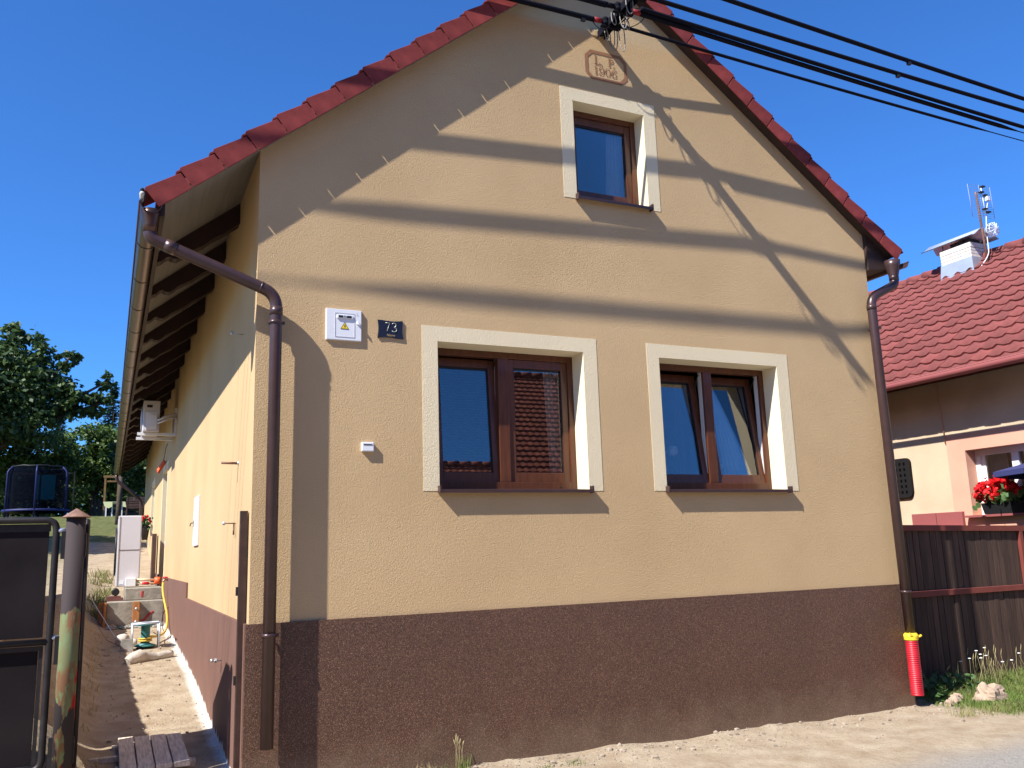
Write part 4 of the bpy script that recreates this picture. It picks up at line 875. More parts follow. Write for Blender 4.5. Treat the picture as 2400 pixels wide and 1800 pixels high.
# ------------------------------------------------------------------ gate, posts, boundary fence on the left
def peel_mat():
    m = bpy.data.materials.new('peeling_paint'); m.use_nodes = True; n = m.node_tree.nodes; l = m.node_tree.links; p = n['Principled BSDF']; p.inputs['Roughness'].default_value = .8; p.inputs['Specular IOR Level'].default_value = .2
    tc = n.new('ShaderNodeTexCoord')
    def nz(s, d, off, st=(1, 1, .35)):
        mp = n.new('ShaderNodeMapping'); mp.inputs['Location'].default_value = off; mp.inputs['Scale'].default_value = st; l.new(tc.outputs['Object'], mp.inputs[0])
        t = n.new('ShaderNodeTexNoise'); t.inputs['Scale'].default_value = s; t.inputs['Detail'].default_value = d; l.new(mp.outputs[0], t.inputs['Vector']); return t.outputs['Fac']
    def st(f, a, b):
        r = n.new('ShaderNodeMapRange'); r.inputs[1].default_value = a; r.inputs[2].default_value = b; l.new(f, r.inputs[0]); return r.outputs[0]
    def mix(f, a, b):
        x = n.new('ShaderNodeMixRGB'); l.new(f, x.inputs[0])
        for i, c in ((1, a), (2, b)):
            if isinstance(c, tuple): x.inputs[i].default_value = (*c, 1)
            else: l.new(c, x.inputs[i])
        return x.outputs[0]
    c = mix(st(nz(14, 4, (3, 1, 0)), .42, .58), (.15, .155, .07), (.17, .085, .042))
    c = mix(st(nz(26, 4, (9, 2, 0)), .5, .55), c, (.14, .18, .085))
    c = mix(st(nz(7, 3, (5, 8, 1)), .515, .53), c, (.30, .018, .012))
    dk = nz(6.5, 4, (1.5, 4, 2.3)); c = mix(st(dk, .50, .51), c, (.036, .029, .029))
    sx = n.new('ShaderNodeSeparateXYZ'); l.new(tc.outputs['Object'], sx.inputs[0])
    top = n.new('ShaderNodeMath'); top.operation = 'MULTIPLY_ADD'; top.inputs[1].default_value = .35; l.new(dk, top.inputs[0]); l.new(sx.outputs[2], top.inputs[2])
    c = mix(st(top.outputs[0], 1.30, 1.31), c, (.048, .036, .035))
    l.new(c, p.inputs['Base Color']); b = n.new('ShaderNodeBump'); b.inputs['Strength'].default_value = .7; b.inputs['Distance'].default_value = .004; l.new(dk, b.inputs['Height']); l.new(b.outputs[0], p.inputs['Normal']); return m
gp = empty('gate_post', (-1.112, .30, -.30), 'round steel gate post with peeling green and red paint and cone cap', 'post')
m = MB(); m.tube([(-1.112, .30, -.40), (-1.112, .30, 1.49)], .061, 24); m.build('tube', peel_mat(), gp)
m = MB(); m.lathe((-1.112, .30, 1.485), [(.088, 0), (.09, .004), (.004, .062)], 24, smooth=False); m.build('cap', M_rust, gp)
for z in (1.30, .62, -.02):
    m = MB(); m.box(-1.195, -1.165, .28, .32, z-.09, z+.09); m.build('hinge', M_steel, gp)
    m = MB(); m.box(-1.06, -1.042, .29, .36, z-.08, z+.08); m.build('hinge', M_steel, gp)
M_gpanel = mat('gate_panel', (.016, .012, .0125), .8, .35, 2.5, bump=.3, bs=5, dist=.01, spec=.12)
gt = empty('steel_gate', (-2.2, .30, -.10), 'dark steel panel gate leaf in a rounded tube frame left of the painted post', 'gate')
m = MB(); m.tube(rounded([(-3.4, .30, 1.470), (-1.228, .30, 1.470), (-1.228, .30, -.12), (-3.4, .30, -.12)], .07), .022, 12); m.tube([(-3.4, .30, .676), (-1.235, .30, .676)], .021, 12); m.build('frame', M_steel, gt)
m = MB(); m.box(-3.4, -1.27, .315, .320, .705, 1.415); m.build('panel', M_gpanel, gt)
m = MB(); m.box(-3.4, -1.29, .325, .330, -.09, .62); m.build('panel', M_gpanel, gt)
m = MB(); m.box(-3.4, -1.262, .312, .3145, 1.395, 1.445); m.box(-3.4, -1.262, .312, .3145, .62, .652); m.box(-1.287, -1.262, .312, .3145, -.10, .62); m.build('flat_bar', M_steel, gt)
m = MB(); m.tube([(-1.232, .30, 1.40), (-1.17, .30, 1.40)], .018, 8); m.tube([(-1.232, .30, .70), (-1.17, .30, .70)], .016, 8); m.build('hinge_pin', M_zinc, gt)
lf = empty('open_gate', (-1.06, .9, -.15), 'dark wicket gate leaf standing open inwards behind the painted post', 'gate')
m = MB(); m.tube([(-1.045, .42, -.14), (-1.045, .42, 1.47), (-1.05, .62, 1.475), (-1.08, 1.40, 1.10), (-1.08, 1.40, -.14), (-1.045, .42, -.14)], .020, 10); m.build('frame', M_steel, lf)
m = MB(); m.prism([(-1.047, .43, -.12), (-1.08, 1.39, -.12), (-1.08, 1.39, 1.09), (-1.05, .62, 1.46), (-1.047, .43, 1.46)], (.006, 0, 0)); m.build('panel', M_gpanel, lf)
cp = empty('closing_post', (-.035, .12, -.35), 'thin brown steel closing post at the front left corner of the house', 'post')
m = MB(); m.box(-.060, -.008, .10, .145, -.5, 1.51); m.build('bar', mat('post_brown', (.05, .026, .02), .5, .35, 9), cp, bevel=.003)
m = MB()
for z in (.35, .95): m.box(-.075, -.0605, .11, .135, z-.03, z+.03)
m.build('catch', M_steel, cp)
bf = empty('garden_fence', (-1.9, 4, 0), 'weathered board fence along the left edge of the side path', 'fence')
for k in range(62):
    y = 1.2+k*.15; H = 1.25+.05*(y-1); z0 = min(ground_z(-1.9, y), ground_z(-1.9, y+.14))-.05
    m = MB(); ox = -.011*(k % 2); m.box(-1.91+ox, -1.90+ox, y-.006, y+.156, z0, H+random.uniform(-.012, .012)); m.build('board', M_plank, bf)
m = MB(); m.hexa([(-1.888, 1.2, .4), (-1.85, 1.2, .4), (-1.85, 10.5, .9), (-1.888, 10.5, .9), (-1.888, 1.2, .47), (-1.85, 1.2, .47), (-1.85, 10.5, .97), (-1.888, 10.5, .97)]); m.build('rail', M_plank, bf)

# ------------------------------------------------------------------ fence on the right
rf = empty('board_fence', (7.6, .42, -.35), 'dark brown board fence with red rails right of the house', 'fence')
def ftop(x): return 1.312-.020*(x-6.6)
bw = .088; x = 6.25; k = 0
while x < 9.4:
    if not (8.60 < x+bw/2 < 8.72):
        for (za, zb_) in ((ftop(x)-.055, .61), (.55, ground_z(x, .42)-.06)):
            m = MB(); o_ = random.uniform(-.003, .003); m.box(x, x+bw-.007, .435+o_, .455+o_, zb_, za); m.build('board', M_fence, rf)
    x += bw
m = MB(); m.hexa([(6.22, .40, ftop(6.22)-.06), (9.4, .40, ftop(9.4)-.06), (9.4, .47, ftop(9.4)-.06), (6.22, .47, ftop(6.22)-.06), (6.22, .40, ftop(6.22)), (9.4, .40, ftop(9.4)), (9.4, .47, ftop(9.4)), (6.22, .47, ftop(6.22))]); m.build('rail', M_rail, rf)
m = MB(); m.box(6.22, 9.4, .405, .433, .552, .608); m.build('rail', M_rail, rf)
m = MB(); m.box(8.635, 8.685, .398, .46, -.35, ftop(8.6)-.062); m.build('fence_post', M_rail, rf)
m = MB(); m.box(8.745, 9.4, .402, .43, ftop(9)-.10, ftop(9)-.065); m.build('rail', M_rail, rf)

# ------------------------------------------------------------------ neighbour house
NX = 11.0
nh = empty('neighbour_house', (NX, 4, 0), 'cream and pink house with red tiled roof and white chimney on the right', 'house')
def nwall():
    m = MB(); y0, y1 = -1.0, 16.0; zt = 3.95; wy0, wy1, wz0, wz1 = 1.30, 2.787, 1.475, 2.46
    for ya, yb, za, zb in ((y0, wy0, -.5, zt), (wy1, y1, -.5, zt), (wy0, wy1, -.5, wz0), (wy0, wy1, wz1, zt)): m.poly([(NX, ya, za), (NX, yb, za), (NX, yb, zb), (NX, ya, zb)])
    m.poly([(NX, y0, -.5), (18, y0, -.5), (18, y0, zt), (14.2, y0, 6.3), (NX, y0, zt)]); m.poly([(NX, y1, -.5), (18, y1, -.5), (18, y1, zt), (14.2, y1, 6.3), (NX, y1, zt)])
    m.poly([(18, y0, -.5), (18, y1, -.5), (18, y1, zt), (18, y0, zt)]); m.poly([(NX+.02, y0, zt-.02), (18, y0, zt-.02), (18, y1, zt-.02), (NX+.02, y1, zt-.02)])
    return m.build('wall', M_nwall, nh)
nwall()
m = MB(); e = .004
m.box(NX-e, NX+.01, 2.787, 3.10, 1.30, 2.72); m.box(NX-e, NX+.01, 1.0, 2.787, 2.46, 2.72); m.box(NX-e, NX+.01, 1.0, 1.30, 1.30, 2.46)
m.box(NX-e+.001, NX+.01, 1.30, 2.787, 1.30, 1.36); m.build('pink_band', M_npink, nh)
m = MB(); d = .26; e = .0045
m.poly([(NX-e, 2.785, 1.475), (NX-e, 2.785, 2.458), (NX+d, 2.785, 2.458), (NX+d, 2.785, 1.475)]); m.poly([(NX-e, 1.3, 1.475), (NX-e, 1.3, 2.46), (NX+d, 1.3, 2.46), (NX+d, 1.3, 1.475)])
m.poly([(NX-e, 1.3, 2.458), (NX-e, 2.787, 2.458), (NX+d, 2.787, 2.458), (NX+d, 1.3, 2.458)]); m.poly([(NX, 1.3, 1.475), (NX, 2.787, 1.475), (NX+d, 2.787, 1.475), (NX+d, 1.3, 1.475)]); m.build('window_reveal', M_npink, nh)
M_wframe = mat('white_paint', (.75, .73, .68), .5)
m = MB(); xw = NX+.20
m.box(xw, xw+.06, 2.70, 2.787, 1.475, 2.46); m.box(xw, xw+.06, 1.3, 1.38, 1.475, 2.46); m.box(xw, xw+.06, 1.38, 2.70, 2.37, 2.46); m.box(xw, xw+.06, 1.38, 2.70, 1.475, 1.56); m.box(xw, xw+.06, 2.08, 2.19, 1.56, 2.37)
nw = m.build('window', M_wframe, nh, bevel=.006)
for (ya, yb) in ((2.63, 2.70), (1.94, 2.0)): m = MB(); m.box(xw+.02, xw+.055, ya, yb, 1.56, 2.37); m.build('sash', M_wframe, nw)
m = MB(); m.box(xw+.03, xw+.034, 1.38, 2.08, 1.56, 2.37); m.box(xw+.03, xw+.034, 2.19, 2.70, 1.56, 2.37); m.build('pane', M_glass, nw)
m = MB(); m.box(NX+.5, NX+.6, .8, 3.2, 1.2, 2.8); m.build('room', M_dark, nw)  # near-black sheet behind the pane, room shade put into its colour
g = MB(); n = 30
for j in range(2):
    for i in range(n+1): g.v.append((NX+.36+.015*math.sin(i*1.9), 2.36+.34*i/n, 1.55+.84*j))
for i in range(n): g.face((i, i+1, n+2+i, n+1+i), True)
g.build('net_curtain', M_curtain, nw)
m = MB(); m.box(NX-.11, NX+.2, 1.2, 2.86, 1.440, 1.472); m.build('sill', M_nbox, nw)
m = MB(); m.box(NX-.03, NX, 1.2, 6, -.3, 1.28); m.build('plinth', M_nbox, nh)
m = MB(); m.box(NX-.06, NX+.0, 2.93, 3.86, 1.25, 1.54); cbx = m.build('meter_cabinet', M_nbox, nh, bevel=.004)
m = MB(); m.box(NX-.065, NX-.0605, 3.395, 3.399, 1.27, 1.53); m.build('door_seam', M_steel, cbx)
m = MB(); m.box(NX-.16, NX-.05, 2.6, 6.5, 1.22, 1.31); m.build('ledge', M_nbox, nh)
# wall grille
wg = empty('wall_grille', (NX, 3.95, 1.8), 'black perforated rounded metal panel on the neighbour wall', 'panel')
m = MB(); pts = []
for (cy, cz, a0) in ((3.87, 2.37, 270), (3.87, 1.90, 180), (4.5, 1.86, 90), (4.5, 2.40, 0)):
    pass
ya, yb, za, zb = 3.80, 4.62, 1.815, 2.46; rr = .09
cs = [(ya+rr, zb-rr, 90), (ya+rr, za+rr, 180), (yb-rr, za+rr, 270), (yb-rr, zb-rr, 0)]
for (cy, cz, a0) in cs:
    for i in range(6): a = R(a0+90*i/5); pts.append((NX-.05, cy+rr*math.cos(a), cz+rr*math.sin(a)))
m.prism(pts, (.05, 0, 0)); m.build('plate', mat('grille_black', (.014, .012, .012), .8, spec=.1), wg)
m = MB()
for i in range(8):
    for j in range(6): m.box(NX-.055, NX-.0505, ya+.09+i*.085, ya+.125+i*.085, za+.07+j*.092, za+.115+j*.092)
m.build('perforation', mat('grille_hole', (.003, .003, .003), .9, spec=.02), wg)
# roof of the neighbour
ex, ez = 10.36, 3.47; rx_, rz_ = 14.2, 6.40
nsl = (rz_-ez)/(rx_-ex); na = math.atan(nsl); NL = math.hypot(rz_-ez, rx_-ex)
nroof = MB(); nroof.hexa([(ex+.03, -1.5, ez+.01), (rx_, -1.5, rz_-.02), (rx_, 16.5, rz_-.02), (ex+.03, 16.5, ez+.01), (ex+.03, -1.5, ez+.03), (rx_, -1.5, rz_+.0), (rx_, 16.5, rz_+.0), (ex+.03, 16.5, ez+.03)])
nroof.hexa([(rx_, -1.5, rz_-.02), (18.5, -1.5, ez+.01), (18.5, 16.5, ez+.01), (rx_, 16.5, rz_-.02), (rx_, -1.5, rz_), (18.5, -1.5, ez+.03), (18.5, 16.5, ez+.03), (rx_, 16.5, rz_)])
nro = nroof.build('roof', M_ntile, nh)
tw, tl = .27, .31     # tile width along y, exposed length up the slope
def ntile():
    m = MB(); n = 8; L = tl+.05; th = .016
    prof = []
    for i in range(n+1):
        t = i/n; prof.append((t*tw, .018*math.cos(2*math.pi*t)+.006*math.cos(4*math.pi*t)))
    for (zoff) in (0,):
        bq = len(m.v)
        for (s, lift) in ((0, .048), (L, .018)):
            for y, h in prof: m.v.append((s, y-tw/2, h+lift))
        for i in range(n): m.face((bq+i, bq+i+1, bq+n+2+i, bq+n+1+i), True)
        b2 = len(m.v)
        for y, h in prof: m.v.append((0, y-tw/2, h+.048-.024))
        for i in range(n): m.face((bq+i, b2+i, b2+i+1, bq+i+1))
    return m
S_ = Vector((math.cos(na), 0, math.sin(na))); N_ = Vector((-math.sin(na), 0, math.cos(na)))
tiles = []
rows = int(NL/tl); 
for j in range(rows+1):
    for i in range(int(18/tw)):
        y = -1.35+tw*(i+.5); p = Vector((ex-.02, y, ez+.02))+S_*(j*tl)
        tiles.append(p)
eye = Vector((-.917, -6.384, 1.179))
def onscreen(p):
    d = p-eye; z = d.dot(cf_); u_ = d.dot(cr_)/z*2035+1200; v_ = 900-d.dot(cu_)/z*2035
    return u_ < 2440 and u_ > 1990 and v_ > 500
vis = sorted([p for p in tiles if onscreen(p)], key=lambda p: (p-eye).length); near = vis[:300]; ns = set(id(p) for p in near)
tsrc = ntile().build('roof_tile', M_ntile, nro, loc=(0, 0, 0))
def tmat(p):
    return Matrix(((S_.x, 0, N_.x, p.x), (0, 1, 0, p.y), (S_.z, 0, N_.z, p.z), (0, 0, 0, 1))) @ Matrix.Rotation(random.uniform(-.012, .012), 4, 'Z') @ Matrix.Translation((random.uniform(-.006, .006), 0, random.uniform(-.004, .004)))
for i, p in enumerate(near):
    if i == 0: tsrc.matrix_local = Matrix.Translation(-WORLD[nro.name]) @ tmat(p)
    else: inst(tsrc, 'roof_tile', nro, tmat(p))
rest = MB(); base = ntile()
for p in tiles:
    if id(p) in ns: continue
    M = tmat(p); o = len(rest.v); rest.v += [tuple(M @ Vector(v)) for v in base.v]
    for f_, s_ in zip(base.f, base.sm): rest.face([o+i for i in f_], s_)
ro = rest.build('roof_tiles', M_ntile, nro); ro['kind'] = 'stuff'
rsrc = MB(); rsrc.tube([(0, 0, 0), (0, .40, .02)], [.105, .115], 12); rso = rsrc.build('ridge_tile', M_ntile, nro, loc=(0, 0, 0)); first = True
for y in np.arange(-1.4, 16, .37):
    M = Matrix.Translation((rx_, y, rz_+.03))
    if first: rso.matrix_local = Matrix.Translation(-WORLD[nro.name]) @ M; first = False
    else: inst(rso, 'ridge_tile', nro, M)
m = MB(); half_round(m, 10.255, 3.535, .062, -1.5, 16.5, 142, 322, 10, .004); m.tube([(10.206, -1.5, 3.573), (10.206, 16.5, 3.573)], .009, 6); m.build('gutter', M_nbox, nh)
m = MB(); m.poly([(ex+.06, -1.4, ez-.0), (NX, -1.4, ez+nsl*(NX-ex-.06)-.02), (NX, 16, ez+nsl*(NX-ex-.06)-.02), (ex+.06, 16, ez)]); m.build('soffit', mat('nsoffit', (.20, .14, .10), .8), nh)
m = MB(); m.tube([(NX-.02, 3.13, 3.9), (NX-.02, 3.10, 2.6)], .009, 6); m.build('wall_cable', M_npink, nh)
# chimney
CX, CY = 14.035, 4.60
ch = empty('chimney', (CX, CY, 6.2), 'white brick chimney with grey flashing and bent sheet metal cover', 'chimney')
chw, chd = .235, .335
m = MB(); m.box(CX-chw+.015, CX+chw-.015, CY-chd+.015, CY+chd-.015, 5.8, 6.70); m.build('core', M_mortar, ch)
m = MB(); m.hexa([(CX-chw-.05, CY-chd-.05, 5.9), (CX+chw+.05, CY-chd-.05, 5.9), (CX+chw+.05, CY+chd+.05, 5.9), (CX-chw-.05, CY+chd+.05, 5.9), (CX-chw-.008, CY-chd-.008, 6.41), (CX+chw+.008, CY-chd-.008, 6.41), (CX+chw+.008, CY+chd+.008, 6.41), (CX-chw-.008, CY+chd+.008, 6.41)]); m.build('flashing', M_zinc, ch)
z = 6.412
for row, hgt in enumerate((.063, .063, .063, .10)):
    out = .0 if row < 3 else .006
    for face_ in range(4):
        ln = (chd*2 if face_ in (0, 2) else chw*2); n = 3 if face_ in (0, 2) else 2
        if row == 3: n = 1
        for i in range(n):
            a0 = -ln/2+ln*i/n+.003; a1 = -ln/2+ln*(i+1)/n-.003
            m = MB()
            if face_ == 0: m.box(CX-chw-out, CX-chw+.05, CY+a0, CY+a1, z, z+hgt-.009)
            if face_ == 2: m.box(CX+chw-.05, CX+chw+out, CY+a0, CY+a1, z, z+hgt-.009)
            if face_ == 1: m.box(CX+a0, CX+a1, CY-chd-out, CY-chd+.05, z, z+hgt-.009)
            if face_ == 3: m.box(CX+a0, CX+a1, CY+chd-.05, CY+chd+out, z, z+hgt-.009)
            m.build('brick', M_nbrick, ch)
    z += hgt
m = MB(); m.box(CX-.17, CX+.17, CY-.25, CY+.14, 6.702, 6.80); m.build('flue', M_steel, ch)
m = MB(); cy0, cy1 = 4.14, 5.30; n = 22; prof = []
for i in range(n+1):
    t = i/n; prof.append((13.72+.76*t, 6.785+(.17*sstep(0, .42, t) if t < .42 else .17*(1-sstep(.42, .62, t)))+.05*math.exp(-((t-.85)/.10)**2)))
bq = len(m.v)
for dz in (0, .012):
    for y in (cy0, cy1):
        for xx, hh in prof: m.v.append((xx, y, hh+dz))
for A in (0, 2):
    for i in range(n): m.face((bq+A*(n+1)+i, bq+A*(n+1)+i+1, bq+(A+1)*(n+1)+i+1, bq+(A+1)*(n+1)+i), True)
for s_ in (0, 1):
    for i in range(n): m.face((bq+s_*(n+1)+i, bq+s_*(n+1)+i+1, bq+(s_+2)*(n+1)+i+1, bq+(s_+2)*(n+1)+i))
m.build('cover', mat('galvanised', (.62, .65, .70), .35, .1, 3, metal=.5), ch)
for sx in (-1, 1):
    for sy in (-1, 1): m = MB(); m.tube([(CX+sx*.19, CY+sy*.29, 6.70), (CX+sx*.19, CY+sy*.29, 6.81)], .010, 6); m.build('strut', M_steel, ch)
# antenna mast, grid and floodlight
an = empty('antenna', (13.84, 4.0, 6.1), 'rusty antenna mast with a fine grid reflector beside the white chimney', 'antenna')
def am(z): return Vector((13.85-.055*(z-6.4)/1.2, 4.0, z))
m = MB(); m.tube([am(6.1), am(7.0), am(7.60)], .022, 10); m.build('mast', M_rust, an)
m = MB()
for i in range(15):
    z = 7.05+.64*i/14; p = am(z); m.tube([(p.x-.29, p.y-.06, z), (p.x+.33, p.y-.06, z+.03)], .0032, 4, False)
for k in (-.29, .02, .33):
    m.tube([(am(7.05).x+k, 3.94, 7.05+.03*(k > 0)), (am(7.69).x+k, 3.94, 7.69+.03*(k > 0))], .005, 4)
m.build('grid', mat('grid_wire', (.30, .32, .42), .5), an)
m = MB(); m.tube([(13.86, 3.91, 7.14), (13.83, 3.91, 7.68)], .010, 6); m.build('boom', M_white, an)
for z, dx in ((7.67, .0), (7.55, -.06), (7.50, .03), (7.22, -.03), (7.17, .05)): p = am(z); m = MB(); m.box(p.x+.02+dx, p.x+.10+dx, 3.86, 3.93, z-.012, z+.012); m.build('dipole', M_black, an)
m = MB(); m.box(13.88, 13.95, 3.84, 3.90, 7.39, 7.47); m.build('amplifier', M_white, an)
m = MB(); m.tube(bez((13.93, 3.87, 7.39), (13.90, 3.93, 7.2), (13.88, 3.96, 6.9), (13.88, 3.96, 6.45), 12)+bez((13.88, 3.96, 6.45), (13.87, 3.95, 6.3), (13.80, 4.05, 6.2), (13.66, 4.1, 6.02), 8)[1:], .010, 6); m.build('cable', M_white, an)
flt = empty('floodlight', (13.88, 3.9, 6.80), 'round floodlight in a white wire cage clamped to the antenna mast', 'floodlight')
p = Vector((13.90, 3.90, 6.80)); m = MB(); m.lathe(tuple(p), [(.02, .08), (.08, .06), (.105, 0), (.10, -.014)], 16, axis='y'); m.build('reflector', M_zinc, flt)
m = MB()
for k in range(6): a = math.pi*k/6; m.tube([p+Vector((.125*math.cos(a), -.02, .125*math.sin(a))), p+Vector((.125*math.cos(a), -.11, .125*math.sin(a))), p+Vector((0, -.135, 0)), p+Vector((-.125*math.cos(a), -.11, -.125*math.sin(a))), p+Vector((-.125*math.cos(a), -.02, -.125*math.sin(a)))], .006, 5)
for yq in (-.02, -.08): m.tube([p+Vector((.125*math.cos(2*math.pi*k/16), yq, .125*math.sin(2*math.pi*k/16))) for k in range(17)], .006, 5)
m.build('cage', M_white, flt)
# geraniums and parasol
fb = empty('flower_box', (NX-.02, 2.2, 1.475), 'red geraniums in a black box on the neighbour window sill', 'flower box')
m = MB(); m.hexa([(NX-.10, 1.72, 1.475), (NX+.06, 1.72, 1.475), (NX+.06, 2.52, 1.475), (NX-.10, 2.52, 1.475), (NX-.13, 1.70, 1.64), (NX+.09, 1.70, 1.64), (NX+.09, 2.54, 1.64), (NX-.13, 2.54, 1.64)]); m.build('trough', M_black, fb)
m = MB()
for k in range(260):
    c = Vector((NX-.05+random.gauss(0, .08), random.uniform(1.55, 2.58), 1.72+random.gauss(0, .055))); a = Vector((random.uniform(-1, 1), random.uniform(-1, 1), random.uniform(-.2, 1))).normalized(); t1 = a.orthogonal().normalized()*.045; t2 = a.cross(t1)
    m.poly([c+t1*math.cos(q)+t2*math.sin(q) for q in (0, 1.05, 2.1, 3.14, 4.2, 5.2)])
m.build('foliage', M_weed, fb)
for (y, z) in ((2.52, 1.84), (2.55, 1.76), (2.44, 1.72), (2.32, 1.72), (2.36, 1.93), (2.28, 1.87), (2.20, 1.97), (2.12, 1.95), (2.24, 1.79), (2.06, 1.86), (1.97, 1.85), (1.92, 1.79), (2.45, 1.88), (2.38, 1.78)):
    m = MB(); c0 = Vector((NX-.12+random.uniform(-.05, .03), y, z))
    for k in range(46):
        a = Vector((random.gauss(0, 1), random.gauss(0, 1), random.gauss(0, 1))).normalized(); c = c0+a*random.uniform(.03, .085); t1 = a.orthogonal().normalized()*.030; t2 = a.cross(t1)
        m.poly([c+t1*math.cos(q)+t2*math.sin(q) for q in (0, 1.2, 2.5, 3.8, 5.1)])
    m.build('blossom', M_geran, fb)
um = empty('parasol', (9.7, .62, -.2), 'dark blue parasol canopy edge behind the fence at the right border', 'parasol')
m = MB(); c = Vector((11.02, 1.1, 2.30)); n = 8; rim = [c+Vector((1.05*math.cos(R(45*k)), 1.05*math.sin(R(45*k)), -.27)) for k in range(n)]
for k in range(n): m.poly([c, rim[k], rim[(k+1) % n]]); m.poly([rim[k], rim[(k+1) % n], rim[(k+1) % n]+Vector((0, 0, -.07)), rim[k]+Vector((0, 0, -.07))])
m.build('canopy', M_bluecl, um)
m = MB(); m.tube([(11.02, 1.1, -.4), (11.02, 1.1, 2.33)], .02, 8); m.build('pole', M_zinc, um)

# ------------------------------------------------------------------ house across the street (seen in the panes)
oh = empty('opposite_house', (8, -16, -.5), 'tiled house across the street mirrored in the ground floor panes', 'house')
m = MB(); m.box(2, 19, -21, -14.6, -.6, 3.0); m.build('wall', M_nwall, oh)
oe, ozr = (-14.0, 3.0), (-18.4, 6.75); osl = (ozr[1]-oe[1])/(oe[0]-ozr[0])
m = MB(); cn = 22; Lx0, Lx1 = 1.5, 19.5
stp = .0; nseg = 170
for j in range(cn):
    ya = oe[0]+(ozr[0]-oe[0])*j/cn; yb = oe[0]+(ozr[0]-oe[0])*(j+1.15)/cn; za = oe[1]+(ozr[1]-oe[1])*j/cn+.065; zb = oe[1]+(ozr[1]-oe[1])*(j+1.15)/cn
    bq = len(m.v)
    for i in range(nseg+1):
        x = Lx0+(Lx1-Lx0)*i/nseg; h = .012*math.cos(i*math.pi); m.v += [(x, ya, za+h-.065), (x, ya, za+h), (x, yb, zb+h)]
    for i in range(nseg):
        for q in (0, 1): m.face((bq+3*i+q, bq+3*i+3+q, bq+3*i+4+q, bq+3*i+1+q))
rr_ = m.build('roof', M_rtile, oh); 
m = MB(); m.prism([(1.5, oe[0], oe[1]-.03), (1.5, ozr[0], ozr[1]-.03), (1.5, -21.6, 2.95)], (18, 0, 0)); m.build('roof_body', M_rtile, oh)
m = MB()
for i in range(46): m.tube([(1.5+i*.4, ozr[0], ozr[1]+.02), (1.93+i*.4, ozr[0], ozr[1]+.04)], [.12, .135], 10)
m.build('ridge', M_rtile, oh)

def sky_blocker_house(x0, x1, yf, eave, ridge, lb, wm):  # unseen houses added to block low sky light and warm the facade's shade
    h_ = empty('house', ((x0+x1)/2, yf-4, -.5), lb, 'house')
    m = MB(); m.box(x0, x1, yf-8, yf, -.6, eave); m.build('wall', wm, h_)
    m = MB(); m.prism([(x0-.3, yf+.45, eave-.15), (x0-.3, yf-4, ridge), (x0-.3, yf-8.4, eave-.15)], (x1-x0+.6, 0, 0)); m.build('roof', M_rtile, h_)
    for i in range(int((x1-x0)/2.6)):
        xa = x0+1.0+2.6*i; m = MB(); m.box(xa, xa+1.2, yf-.02, yf+.03, .8, 2.2); w_ = m.build('window', M_wframe, h_)
        m = MB(); m.box(xa+.1, xa+1.1, yf+.031, yf+.036, .9, 2.1); m.build('pane', M_glass, w_)
sky_blocker_house(-22, -9, -13.0, 3.4, 7.2, 'unseen cream house added across the street farther left to cut sky light', M_nwall)
sky_blocker_house(-8, .5, -12.0, 3.8, 7.6, 'unseen ochre house added across the street facing the left corner to cut sky light', M_npink)
sky_blocker_house(21, 34, -13.5, 3.2, 6.9, 'unseen pink house added across the street farther right to cut sky light', M_npink)

# ------------------------------------------------------------------ trees and garden
def leaf_mesh(m, shade, c, size, droop=0.3, nrm=None):
    a = Vector((random.gauss(0, 1), random.gauss(0, 1), random.gauss(0, .6)-droop)).normalized(); s = a.cross(Vector((random.gauss(0, 1), random.gauss(0, 1), random.gauss(0, 1)))).normalized()
    l_ = size*random.uniform(.7, 1.3); w_ = l_*.30
    b = len(m.v); m.v += [tuple(c), tuple(c+a*l_*.45+s*w_), tuple(c+a*l_), tuple(c+a*l_*.45-s*w_)]
    m.face((b, b+1, b+2, b+3)); shade.append(random.random())
def crown(name, blobs, n, size, mt, parent, droop=.3, clump=.45):
    m = MB(); sh = []; tot = sum(b[3]**2*b[4]**.5 for b in blobs)
    for (x, y, z, r, k) in blobs:
        cnt = int(n*r*r*k**.5/tot); ncl = max(3, cnt//26)
        for c in range(ncl):
            d = Vector((random.gauss(0, 1), random.gauss(0, 1), random.gauss(0, 1))).normalized(); rad = r*(random.uniform(.45, 1.0)**.6)*(1+.25*noise.noise(d*2+Vector((x, y, z))))
            cc = Vector((x, y, z))+Vector((d.x*rad, d.y*rad, d.z*rad*k)); cr = clump*r*random.uniform(.25, .55)
            for i in range(26):
                q = cc+Vector((random.gauss(0, 1), random.gauss(0, 1), random.gauss(0, .8)))*cr*.6; leaf_mesh(m, sh, q, size, droop)
    o = m.build(name, mt, parent); a = o.data.attributes.new('shade', 'FLOAT', 'FACE')
    a.data.foreach_set('value', sh[:len(o.data.polygons)]); return o
